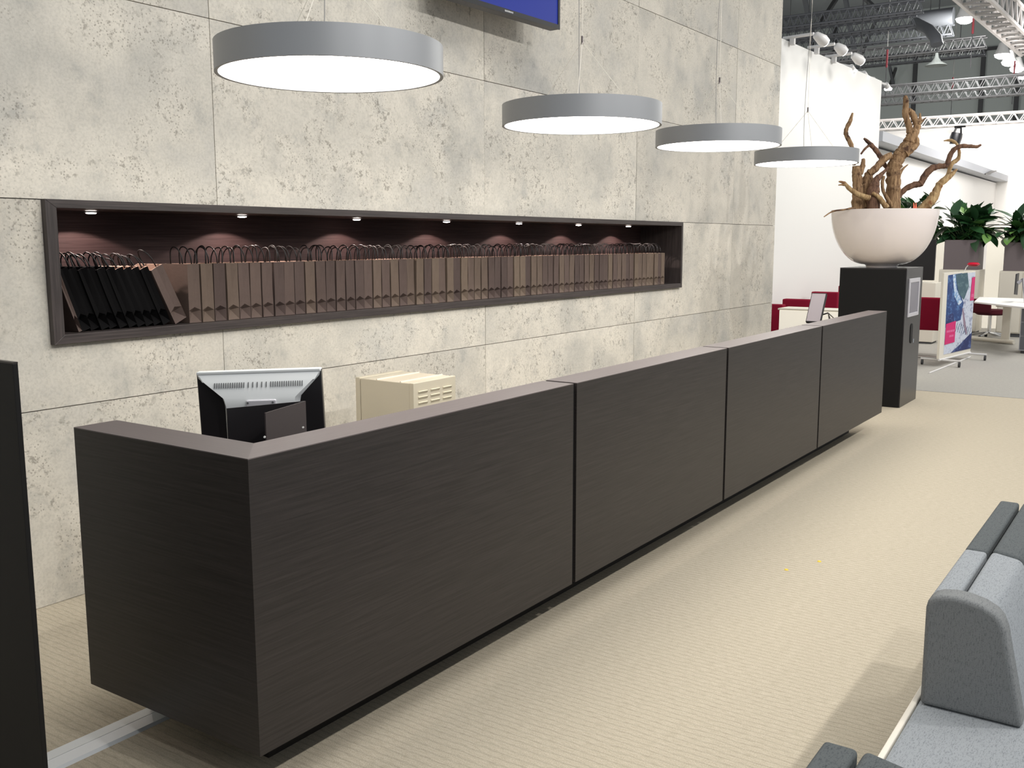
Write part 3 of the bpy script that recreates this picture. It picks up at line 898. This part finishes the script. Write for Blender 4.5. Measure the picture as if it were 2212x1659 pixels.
# ============================================================ KIOSK AND BOWL
kx0, kx1, ky0, ky1, kz = 8.309, 9.020, .161, .803, 1.3787
s = thing('kiosk', 'tall black kiosk with a silver-framed screen in its right face, under the bowl', 'kiosk', (kx0, ky0, 0))
MB().box(kx0, kx1, ky0+.012, ky1, 0, kz-.012).build('body', 'black', s, bevel=.002)
MB().box(kx0+.012, kx1, ky0, ky0+.012, 0, kz-.012).build('side_panel', 'black_satin', s, bevel=.001)
MB().box(kx0, kx1, ky0, ky1, kz-.012, kz).build('top', 'black_satin', s, bevel=.001)
fr = MB()
X0, X1, Z0, Z1 = 8.42, 8.87, .895, 1.275
yk = ky0-.012
fr.box(X0, X1, yk, ky0, Z1-.04, Z1).box(X0, X1, yk, ky0, Z0, Z0+.035).box(X0, X0+.04, yk, ky0, Z0+.035, Z1-.04).box(X1-.04, X1, yk, ky0, Z0+.035, Z1-.04)
fo = fr.build('screen_frame', 'screen_frame', s, bevel=.002)
MB().box(X0+.04, X1-.04, yk+.006, ky0, Z0+.035, Z1-.04).build('screen', 'screen_grey', s)
slot = []
for k in range(16):
    th = PI*k/15
    slot.append((8.64+.045*math.cos(th), ky0-.006, .775+.045*math.sin(th)))
for k in range(16):
    th = PI+PI*k/15
    slot.append((8.64+.045*math.cos(th), ky0-.006, .665+.045*math.sin(th)))
MB().prism(slot, (0, .006, 0)).build('phone_slot', 'gap', s)
MB().tube([(8.70, ky0-.012, .62), (8.71, ky0-.012, .66)], .006, 6).build('slot_lip', 'chrome', s)
BX, BY = 8.62, .478
b0 = thing('flower_bowl', 'large glossy off-white bowl standing on the black kiosk', 'bowl', (BX, BY, kz))
prof = [(.0, 0), (.150, 0), (.152, .018), (.165, .03)]
RB, HB = .513, .575
for k in range(1, 19):
    th = R_(90*(k/18))
    prof.append((.165+(RB-.165)*math.sin(th)**.92, .03+(HB-.03)*(1-math.cos(th))**.93))
prof += [(RB-.012, HB), (RB-.02, HB-.03), (RB-.12, HB-.3)]
MB().lathe(prof, (BX, BY, kz), 96).build('shell', 'bowl', b0, smooth=True)
MB().disc((BX, BY, kz+HB-.05), RB-.03, 48).build('soil', 'soil', b0)

dep0 = (Vector((BX, BY, 1.95))-CAM).dot(fwd)
def dw(X, Y, off): return at(1780+X/6.144, 200+Y/6.144, dep0+off)
def branch(mb, pts, off, off2=None):
    n = len(pts)
    off2 = off if off2 is None else off2
    P = [dw(x, y, off+(off2-off)*i/(n-1)) for i, (x, y, r) in enumerate(pts)]
    Rr = [r/6.144/FPX*dep0 for x, y, r in pts]
    # smooth subdivision (Catmull-Rom)
    Q = []; RQ = []
    for i in range(n-1):
        p0, p1, p2, p3 = P[max(i-1, 0)], P[i], P[i+1], P[min(i+2, n-1)]
        for k in range(5):
            t = k/5
            Q.append(.5*((2*p1)+(p2-p0)*t+(2*p0-5*p1+4*p2-p3)*t*t+(3*p1-p0-3*p2+p3)*t**3)+Vector([random.uniform(-.07, .07)*Rr[i] for _ in range(3)]))
            RQ.append((Rr[i]*(1-t)+Rr[i+1]*t)*(1+.07*math.sin(k*1.3+i*2.1)+random.uniform(-.03, .03)))
    Q.append(P[-1]); RQ.append(Rr[-1])
    mb.tube(Q, RQ, 12, jit=.06)
def drift(label, mm, brs):
    mb = MB()
    for b in brs: branch(mb, *b)
    o = mb.build('driftwood', mm, smooth=True, origin=dw(brs[0][0][0][0], min(brs[0][0][0][1], 1600), brs[0][1]))
    tag(o, label, 'driftwood', 'driftwood pieces in the bowl')
drift('tallest gnarled tan driftwood trunk, in the middle of the bowl, forked at its tip', 'drift_tan', [
    ([(930, 1680, 98), (925, 1450, 92), (920, 1250, 88), (925, 1100, 90), (935, 980, 92), (985, 860, 88), (1060, 760, 80), (1130, 660, 78), (1170, 570, 70), (1180, 500, 60)], 0),
    ([(1150, 540, 50), (1125, 440, 42), (1100, 360, 40), (1080, 270, 40), (1085, 180, 38), (1085, 100, 36), (1080, 45, 20)], 0),
    ([(1120, 240, 34), (1165, 270, 40), (1205, 350, 44), (1235, 430, 46), (1215, 520, 50), (1190, 600, 50)], .02),
    ([(1250, 430, 30), (1275, 350, 22), (1275, 272, 9)], .02),
    ([(1255, 420, 24), (1310, 370, 14), (1355, 332, 5)], 0),
    ([(1180, 560, 40), (1225, 620, 34), (1230, 690, 34), (1170, 740, 45), (1080, 810, 60)], -.03),
    ([(1000, 1080, 25), (1050, 1010, 16), (1115, 955, 5)], 0),
    ([(900, 830, 45), (800, 880, 48), (720, 970, 46), (650, 1040, 46), (600, 1070, 40)], -.05),
    ([(790, 1110, 20), (775, 1200, 22), (790, 1320, 22), (860, 1440, 26), (900, 1520, 30)], -.04)])
drift('broad tan driftwood stump with a dark horn, at the left of the bowl', 'drift_tan', [
    ([(450, 1680, 84), (445, 1450, 74), (450, 1250, 66), (440, 1100, 60), (430, 975, 52)], -.06),
    ([(470, 1080, 40), (515, 970, 34), (518, 880, 20)], -.06),
    ([(400, 960, 22), (392, 850, 24), (375, 740, 28), (335, 640, 30), (290, 545, 30), (300, 470, 28), (345, 380, 26), (380, 270, 12)], .05),
    ([(560, 1680, 84), (540, 1400, 84), (560, 1220, 74), (590, 1110, 58), (610, 1040, 36)], -.02)])
drift('reddish brown driftwood piece leaning between stump and trunk', 'drift_brown', [
    ([(660, 1680, 66), (650, 1420, 92), (660, 1280, 78), (695, 1160, 46), (780, 1070, 24), (850, 990, 14)], -.12),
    ([(700, 1500, 30), (705, 1350, 26), (700, 1200, 30)], -.1),
    ([(760, 870, 30), (690, 770, 32), (610, 680, 30), (530, 605, 12)], .08),
    ([(610, 690, 18), (545, 745, 15), (490, 815, 12)], .08),
    ([(760, 870, 30), (800, 950, 28), (860, 1030, 30)], .06)])
drift('small pale forked driftwood branch pointing left over the bowl rim', 'drift_pale', [
    ([(195, 1180, 7), (265, 1200, 22), (345, 1280, 30), (450, 1350, 34), (560, 1390, 38), (600, 1400, 36)], -.2),
    ([(190, 1228, 6), (250, 1222, 14), (300, 1235, 20)], -.2),
    ([(640, 1330, 20), (740, 1400, 30), (790, 1470, 34), (840, 1535, 38)], -.2)])
drift('thin twig drooping over the left rim of the bowl', 'drift_tan', [
    ([(0, 1648, 6), (120, 1575, 11), (260, 1555, 11), (400, 1535, 12), (480, 1600, 12)], -.40, -.2)])
drift('long snaking dark brown branch reaching to the right', 'drift_brown', [
    ([(940, 1500, 36), (1000, 1370, 34), (1070, 1290, 36), (1180, 1230, 40), (1280, 1205, 44), (1335, 1110, 44), (1420, 1015, 42), (1530, 978, 38), (1625, 965, 34), (1665, 860, 32), (1715, 765, 32), (1810, 712, 30), (1930, 712, 25), (2030, 718, 22), (2085, 690, 12)], .1, -.1)])
drift('pale driftwood branch curving up at the right of the bowl', 'drift_pale', [
    ([(1200, 1680, 50), (1290, 1560, 62), (1380, 1470, 66), (1450, 1390, 62), (1500, 1290, 52), (1545, 1210, 46), (1630, 1140, 42), (1700, 1080, 32), (1765, 1015, 9)], .05),
    ([(1600, 1180, 34), (1650, 1080, 26), (1690, 950, 32), (1775, 885, 26), (1795, 800, 20), (1765, 690, 20), (1690, 635, 20), (1590, 640, 8)], .1)])

# ============================================================ SOFA
def rounded(poly, ext, name, mm, par, bev=.02):
    return MB().prism(poly, ext).build(name, mm, par, bevel=bev, seg=4, smooth=True)
s = thing('modular_sofa', 'low grey upholstered bench with light and charcoal backrests and pale seat edge', 'sofa', (0, -2.4, 0))
MB().box(-1.4, 3.3, -3.0, -1.592, .30, .421).build('seat', 'fabric_light', s, bevel=.012)
MB().box(-1.4, 3.3, -1.592, -1.577, .395, .4225).build('seat_edge', 'piping', s, bevel=.003)
MB().box(-1.3, 3.2, -2.9, -1.75, .05, .30).build('base', 'fabric_mid', s)
for x in (-1.1, 1.0, 3.0):
    for y in (-2.8, -1.85):
        MB().tube([(x, y, 0), (x, y, .05)], .03, 10).build('foot', 'steel', s)
def back_module(x0, x1, mm, label, cap=None):
    xs_ = x0+(.055 if cap else 0)
    o = rounded([(xs_, -1.674, .4225), (xs_, -1.674, .712), (xs_, -1.755, .700), (xs_, -1.785, .655), (xs_, -1.842, .4225)], (x1-xs_-.006, 0, 0), 'backrest', mm, s, .014)
    o['label'] = label
    rounded([(xs_, -1.598, .4225), (xs_, -1.598, .704), (xs_, -1.662, .704), (xs_, -1.662, .4225)], (x1-xs_, 0, 0), 'back_board', mm, o, .010)
    if cap:
        pr = [(x0, -1.600, .4225), (x0, -1.600, .690), (x0, -1.604, .708), (x0, -1.615, .721), (x0, -1.632, .729), (x0, -1.665, .734), (x0, -1.70, .732), (x0, -1.735, .724), (x0, -1.765, .709), (x0, -1.781, .692), (x0, -1.792, .665), (x0, -1.806, .600), (x0, -1.845, .4225)]
        rounded(pr, (.075, 0, 0), 'end_cap', cap, o, .012)
    return o
back_module(.872, 1.428, 'fabric_light', 'light grey backrest with bulging end cap, nearest whole module on the bench', 'fabric_mid')
back_module(1.432, 2.115, 'fabric_dark', 'charcoal backrest module behind the light grey one')
back_module(-.70, .012, 'fabric_dark', 'charcoal backrest module cut by the bottom picture edge')
for i, (x, y) in enumerate(((3.159, -.643), (2.936, -.546))):
    tag(MB().lathe([(0, .004), (.008, .004), (.011, 0)], (x, y, 0), 10).build('paper_dot', 'yellow', origin=(x, y, 0)), ['right one of two tiny yellow paper dots on the beige carpet', 'left one of two tiny yellow paper dots on the beige carpet'][i], 'paper dot', 'yellow dots on the carpet')

# ============================================================ BEHIND THE COUNTER'S FAR END
def redbox(p0, w_, dx, z, label):
    s = thing('red_sofa', label, 'sofa', (p0[0], p0[1], 0), 'red seats along the white partition')
    MB().box(p0[0], p0[0]+.14, p0[1]-w_, p0[1], .08, z).build('backrest', 'red', s, bevel=.015)
    MB().box(p0[0]+.14, p0[0]+dx, p0[1]-w_, p0[1], .08, .42).build('seat', 'red', s, bevel=.02)
    MB().box(p0[0]+.14, p0[0]+dx, p0[1]-.12, p0[1], .42, .62).build('armrest', 'red', s, bevel=.015)
    for xx in (p0[0]+.05, p0[0]+dx-.05):
        for yy in (p0[1]-w_+.05, p0[1]-.05):
            MB().tube([(xx, yy, 0), (xx, yy, .08)], .02, 8).build('leg', 'chrome', s)
redbox((10.95, 2.555, 0), .26, .38, .811, 'dark red seat nearest the concrete wall end')
redbox((11.35, 2.44, 0), .38, .9, .865, 'dark red seat second from the concrete wall end')
redbox((12.40, 2.38, 0), .38, .9, .92, 'dark red seat just left of the small leaning screen')
redbox((13.45, 2.30, 0), .60, .9, .97, 'dark red seat between the small leaning screen and the kiosk')
s = thing('display_cabinet', 'low glowing cream cabinet behind the counter far end', 'cabinet', (10.9, 1.3, 0))
MB().box(10.5, 10.9, .62, 2.18, .02, .775).build('body', 'lit_cabinet', s, bevel=.01)
MB().box(10.5, 10.9, .60, 2.20, .775, .795).build('top', 'cream', s, bevel=.004)

# ============================================================ FAR BOOTH
def px_(px, py, x): return onplane(px, py, 0, x)
def leaf_mesh():
    vs = []; fs = []
    n = 7
    prof = [0.02, .55, .92, 1, .85, .5, .0]
    for i in range(n):
        t = i/(n-1)
        wd = prof[i]*.19
        z = -.22*t*t
        vs += [(t, -wd, z+.03*prof[i]), (t, 0, z-.015*prof[i]), (t, wd, z+.03*prof[i])]
    for i in range(n-1):
        a = i*3
        fs += [(a, a+3, a+4, a+1), (a+1, a+4, a+5, a+2)]
    me = bpy.data.meshes.new('leaf')
    me.from_pydata(vs, [], fs)
    me.materials.append(M['leaf'])
    for p in me.polygons: p.use_smooth = True
    return me
LEAF = leaf_mesh()
def plant(base, R, H, n, label, name='leafy_plant', sd=1, size=.36):
    rnd = random.Random(sd)
    t = thing(name, label, 'plant', base)
    st = MB()
    for k in range(n):
        az = rnd.uniform(0, 2*PI); el = rnd.uniform(-.7, 1.25)
        hub = Vector((rnd.uniform(-R, R)*.4, rnd.uniform(-R, R)*.6, H*rnd.uniform(.15, .62)))
        if el < .1:
            hub.z = H*rnd.uniform(.15, .4)
            hub.x *= 1.4; hub.y *= 1.4
        o = bpy.data.objects.new('leaf', LEAF)
        COL.objects.link(o)
        o.parent = t
        o.location = hub
        L = size*rnd.uniform(.75, 1.2)
        o.scale = (L, L*rnd.uniform(1.0, 1.35), L)
        o.rotation_euler = (rnd.uniform(-.5, .5), -el, az)
        st.tube([Vector(base)+Vector((hub.x*.3, hub.y*.3, -.02)), Vector(base)+hub], .008, 4)
    o = st.build('stem', 'stem', t); o['kind'] = 'stuff'
    return t
def planter(y0, y1, x, z0, z1, label):
    s = thing('planter_box', label, 'planter', (x, y0, z0))
    MB().box(x, x+.55, y0, y1, z0, z1).build('box', 'planter', s, bevel=.005)
    MB().box(x+.02, x+.53, y0+.02, y1-.02, z1-.001, z1+.004).build('soil', 'soil', s)
def cabinet(y0, y1, x, z1, label):
    s = thing('office_cabinet', label, 'cabinet', (x, y0, 0))
    MB().box(x, x+.55, y0, y1, 0.06, z1).build('body', 'cream', s, bevel=.004)
    MB().box(x+.03, x+.52, y0+.03, y1-.03, 0, .06).build('plinth', 'hall_mid', s)
    MB().box(x-.012, x, y0+.01, (y0+y1)/2-.004, .08, z1-.02).build('door', 'cream', s, bevel=.002)
    MB().box(x-.012, x, (y0+y1)/2+.004, y1-.01, .08, z1-.02).build('door', 'cream', s, bevel=.002)
cabinet(.90, 1.56, 17.0, 1.142, 'cream office cabinet under the left mauve planter box')
planter(.94, 1.50, 17.0, 1.142, 1.66, 'mauve-grey planter box on the cream cabinet, behind the poster trolley')
plant((17.27, 1.18, 1.66), .44, .62, 110, 'dense glossy green plant in the left mauve planter box', sd=4, size=.40)
cabinet(-.15, .585, 17.0, 1.131, 'cream office cabinet under the right planter, at the picture edge')
planter(-.1, .535, 17.0, 1.131, 1.62, 'mauve-grey planter box at the right picture edge')
plant((17.27, .25, 1.62), .44, .62, 110, 'dense glossy green plant in the right planter, cut by the picture edge', sd=9, size=.40)
# plant behind the bowl
c_ = px_(1975, 600, 17.0)
cabinet(2.0, 2.45, 17.2, 1.10, 'cream office cabinet hidden behind the kiosk and bowl')
planter(1.8, 2.4, 17.2, 1.10, 1.62, 'mauve-grey planter box behind the big bowl')
plant((17.45, 2.06, 1.62), .40, 1.15, 110, 'green plant with pink flower tips just showing behind the bowl rim', sd=15, size=.30)
FB = px_(1977, 452, 17.0)
fl_ = thing('pink_flower', 'small coral pink flower beside the pale branch, behind the bowl rim', 'flower', px_(1977, 450, 17.0))
MB().tube([FB-Vector((0, 0, .22)), FB], .006, 5).build('stalk', 'stem', fl_)
for dx_ in (-2, 1.5):
    MB().tube([px_(1977+dx_, 452, 17.0), px_(1976.5+dx_*1.4, 438, 17.0)], [.022, .006], 6).build('petal', 'orange', fl_)

# black television on a stand behind the kiosk
s = thing('black_display', 'large black switched-off display standing behind the kiosk and bowl', 'display', (15, 1.5, 0))
MB().box(15.0, 15.06, 1.245, 1.95, 1.02, 1.665).build('screen', 'tv_black', s, bevel=.004)
MB().box(15.06, 15.10, 1.5, 1.65, .76, 1.3).build('mount', 'tv_black', s)
MB().box(14.98, 15.4, 1.205, 1.90, .03, .98).build('stand_cabinet', 'cream', s, bevel=.005)
MB().box(15.0, 15.4, 1.23, 1.88, 0, .03).build('plinth', 'hall_mid', s)
# upright white panels between; added glow stands for strong light on them
for i, (y0, y1) in enumerate(((1.72, 1.98), (.62, .86))):
    tag(MB().box(18.6, 18.66, y0-.25, y1+.2, 0, 1.9).build('glow_panel', 'lit_cabinet', bevel=.004, origin=(18.6, y0, 0)),
        ['bright white partition panel between the black display and the poster', 'bright white partition panel between the two planter cabinets'][i], 'panel')

# poster trolley
BLp = Vector((12.0, .524, .085)); BRp = Vector((13.2, .345, .11))
ux_ = (Vector((BRp.x, BRp.y, 0))-Vector((BLp.x, BLp.y, 0))).normalized()
LW = (Vector((BRp.x, BRp.y, 0))-Vector((BLp.x, BLp.y, 0))).length
nn = ux_.cross(Vector((0, 0, 1))).normalized()   # towards -y side
if nn.y > 0: nn = -nn
def bp(u, v, w_=0): return Vector((BLp.x, BLp.y, .10))+ux_*(u*LW)+Vector((0, 0, v*1.13))+nn*w_
def bq(pts, w0, w1, name, mm, par):
    P = [bp(u, v, w0) for u, v in pts]
    return MB().prism(P, nn*(w1-w0)).build(name, mm, par)
s = thing('poster_trolley', 'white poster board on a wheeled frame with blue and pink print, right of the kiosk', 'poster stand', (12.6, .43, 0))
bq([(0, 0), (1, 0), (1, 1), (0, 1)], -.03, 0, 'board', 'cream', s)
bq([(.13, .04), (.995, .04), (.985, .985), (.12, .97)], 0, .003, 'poster', 'pale_print', s)
bq([(.12, .97), (.55, .985), (.47, .80), (.66, .62), (.60, .42), (.36, .40), (.26, .34), (.13, .36)], .003, .004, 'poster_blue', 'blue_print', s)
bq([(.36, .975), (.72, .985), (.80, .82), (.66, .66), (.48, .74), (.38, .90)], .004, .005, 'poster_teal', 'teal_print', s)
bq([(.26, .97), (.34, .975), (.40, .80), (.60, .64), (.50, .60), (.34, .72)], .005, .006, 'poster_highlight', 'bluepale_print', s)
bq([(.15, .36), (.24, .30), (.40, .38), (.34, .52), (.15, .50)], .005, .006, 'poster_shade', 'navy_print', s)
bq([(.34, .04), (.995, .04), (.995, .24), (.86, .20), (.62, .12)], .003, .004, 'poster_navy', 'navy_print', s)
for k in range(9):
    u = .38+.065*k
    bq([(u, .30-.012*k), (u+.012, .30-.012*k), (u+.07, .40-.012*k), (u+.055, .40-.012*k)], .003, .004, 'poster_stroke', 'teal_print' if k % 2 else 'navy_print', s)
bq([(.62, .56), (.66, .56), (.84, .24), (.80, .22), (.70, .36)], .003, .004, 'poster_shade', mat('poster_mauve', srgb(150, 130, 148), .5), s)
bq([(.86, .64), (.985, .64), (.985, .93), (.88, .92)], .006, .007, 'pink_block', 'pink_print', s)
bq([(.13, .155), (.44, .165), (.44, .42), (.14, .40)], .006, .007, 'pink_block', 'pink_print', s)
for k, (u0, v0, u1) in enumerate(((.17, .295, .42), (.26, .235, .40))):
    nl = 8 if k == 0 else 5
    for j in range(nl):
        a_ = u0+(u1-u0)*j/nl
        bq([(a_, v0), (a_+(u1-u0)/nl*.6, v0), (a_+(u1-u0)/nl*.6, v0+.025), (a_, v0+.025)], .007, .008, 'print_letter', 'pinkpale_print', s)
for j in range(3):
    bq([(.89+.028*j, .68), (.905+.028*j, .68), (.905+.028*j, .72), (.89+.028*j, .72)], .007, .008, 'print_letter', 'pinkpale_print', s)
for u in (.08, .92):
    c0 = bp(u, 0, -.01); c0.z = .08
    MB().tube([c0+nn*.26, c0-nn*.26], .014, 8).build('foot_bar', 'lamp_body', s)
    for sg in (1, -1):
        q = c0+nn*.24*sg; q.z = .035
        MB().tube([q+Vector((0, -.012, 0)), q+Vector((0, .012, 0))], .035, 14).build('castor', 'hall_dark', s, smooth=True)
        MB().tube([q, (q.x, q.y, .08)], .01, 6).build('castor_stem', 'chrome', s)
c0 = bp(.0, 0); c1 = bp(1, 0); c0.z = c1.z = .085
MB().tube([c0, c1], .014, 8).build('base_rail', 'lamp_body', s)

# red cantilever chair
s = thing('cantilever_chair', 'red chair with chrome cantilever frame between kiosk and poster', 'chair', (13.3, .9, 0))
cy0, cy1 = .66, 1.12
MB().hexa([(13.02, cy0, .40), (13.02, cy1, .40), (13.08, cy1, .40), (13.08, cy0, .40), (12.93, cy0, .85), (12.93, cy1, .85), (12.98, cy1, .86), (12.98, cy0, .86)]).build('backrest', 'red', s, bevel=.015)
MB().box(13.02, 13.50, cy0, cy1, .385, .45).build('seat', 'red', s, bevel=.02)
for yy in (cy0-.015, cy1+.015):
    MB().tube([(12.96, yy, .62), (13.42, yy, .63), (13.47, yy, .60), (13.47, yy, .40), (13.47, yy, .05), (13.44, yy, .015), (12.92, yy, .015)], .012, 8).build('frame_tube', 'chrome', s, smooth=True)
    MB().box(13.02, 13.42, yy-.02, yy+.02, .635, .655).build('armrest', 'mon_black', s, bevel=.005)
MB().tube([(12.92, cy0-.015, .015), (12.92, cy1+.015, .015)], .012, 8).build('frame_tube', 'chrome', s, smooth=True)
tag(MB().tube([onplane(2007, 806, 2, .004), onplane(2096, 771, 2, .004)], .012, 6).build('floor_cable', 'lamp_body', origin=onplane(2007, 806, 2, .004)), 'thin pale cable lying on the grey carpet by the poster trolley', 'cable')

# desk
A_ = Vector((14.62, .57, .70)); B_ = Vector((13.55, -.29, .70)); D_ = Vector((16.0, .72, .70)); C_ = Vector((15.9, -.05, .70))
s = thing('office_desk', 'white office desk with a single column leg at the right edge', 'desk', (15.9, .3, 0))
MB().prism([A_, B_, C_, D_], (0, 0, .025)).build('desk_top', 'white', s, bevel=.004)
MB().box(15.75, 15.84, .20, .32, .04, .70).build('column_leg', 'cream', s, bevel=.004)
f0_ = onplane(2100, 733, 2, 0.02); f1_ = onplane(2190, 742, 2, 0.02)
MB().tube([f0_+Vector((0, 0, .02)), f1_+Vector((0, 0, .02))], .035, 10).build('foot', 'cream', s, smooth=True)
MB().box(14.6, 15.8, .02, .26, .655, .70).build('crossbar', 'cream', s)
# swivel chair
sc = Vector((16.55, .62, 0))
s = thing('swivel_chair', 'dark red swivel chair behind the white desk', 'chair', sc)
MB().lathe([(0, .40), (.2, .40), (.25, .43), (.24, .49), (0, .50)], sc, 24).build('seat', 'red_dark', s, smooth=True)
MB().box(sc.x-.30, sc.x-.25, sc.y-.05, sc.y+.33, .44, .68).build('backrest', 'red_dark', s, bevel=.02)
MB().tube([sc+Vector((0, 0, .08)), sc+Vector((0, 0, .40))], .03, 10).build('column', 'chrome', s)
for k in range(5):
    a_ = 2*PI*k/5+.3
    q = sc+Vector((.3*math.cos(a_), .3*math.sin(a_), .055))
    MB().tube([sc+Vector((0, 0, .1)), q], [.022, .015], 8).build('base_arm', 'chrome', s)
    MB().tube([q+Vector((0, -.02, -.025)), q+Vector((0, .02, -.025))], .03, 10).build('castor', 'tv_black', s)
s = thing('wall_spot', 'tiny black spot on the pale fascia at the right', 'spotlight', onplane(2140, 373, 1, 2.4))
MB().tube([onplane(2128, 376, 1, 2.4), onplane(2140, 372, 1, 2.4), onplane(2152, 369, 1, 2.4)], [.015, .04, .015], 8).build('housing', 'tv_black', s, smooth=True)
MB().tube([onplane(2140, 372, 1, 2.4), onplane(2140, 372, 1, 2.46)], .015, 6).build('bracket', 'tv_black', s)
# red lamp
s = thing('desk_lamp', 'red oval-headed lamp on a thin stem above the poster', 'lamp', px_(2083, 585, 16.4))
q = px_(2103, 571, 16.4)
MB().lathe([(0, .035), (.07, .03), (.105, 0), (.07, -.03), (0, -.035)], q, 24).build('lamp_head', 'red_gloss', s, smooth=True)
MB().tube([px_(2083, 588, 16.4), px_(2087, 578, 16.4), px_(2094, 571, 16.4)], .008, 6).build('stem', 'chrome', s)
MB().tube([px_(2083, 588, 16.4), Vector((16.4, px_(2083, 588, 16.4).y, 0))], .01, 6).build('pole', 'chrome', s)
MB().lathe([(0, 0), (.14, 0), (.14, .012), (0, .02)], (16.4, px_(2083, 588, 16.4).y, 0), 20).build('foot', 'chrome', s)
# monitor with arm at the right picture edge
s = thing('desk_monitor', 'dark monitor seen edge-on on a grey arm above the white desk', 'monitor', (14.6, -.1, .725))
MB().hexa([px_(2190, 636, 14.6), px_(2196, 637, 14.9), px_(2198, 637, 14.95), px_(2192, 636, 14.65), px_(2194, 592, 14.6), px_(2200, 590, 14.9), px_(2202, 590, 14.95), px_(2197, 592, 14.65)]).build('screen', 'tv_black', s)
q0 = px_(2199, 612, 14.75); q1 = px_(2212, 600, 14.75); q2 = Vector((14.75, q1.y-.05, .725))
MB().tube([q0, q1, q2], [.03, .035, .03], 8).build('arm', 'screen_frame', s, smooth=True)
s = thing('pedestal_unit', 'grey metal desk pedestal cut by the right picture edge', 'pedestal', (14.3, -.45, 0))
MB().box(14.3, 14.8, -.62, -.125, .04, .68).build('body', 'fascia', s, bevel=.004)
for k in range(3):
    MB().box(14.285, 14.3, -.60, -.14, .06+k*.205, .25+k*.205).build('drawer', 'hall_mid', s)
MB().box(14.32, 14.78, -.6, -.15, 0, .04).build('plinth', 'hall_dark', s)

for o in bpy.data.objects:
    if '_w' in o: del o['_w']
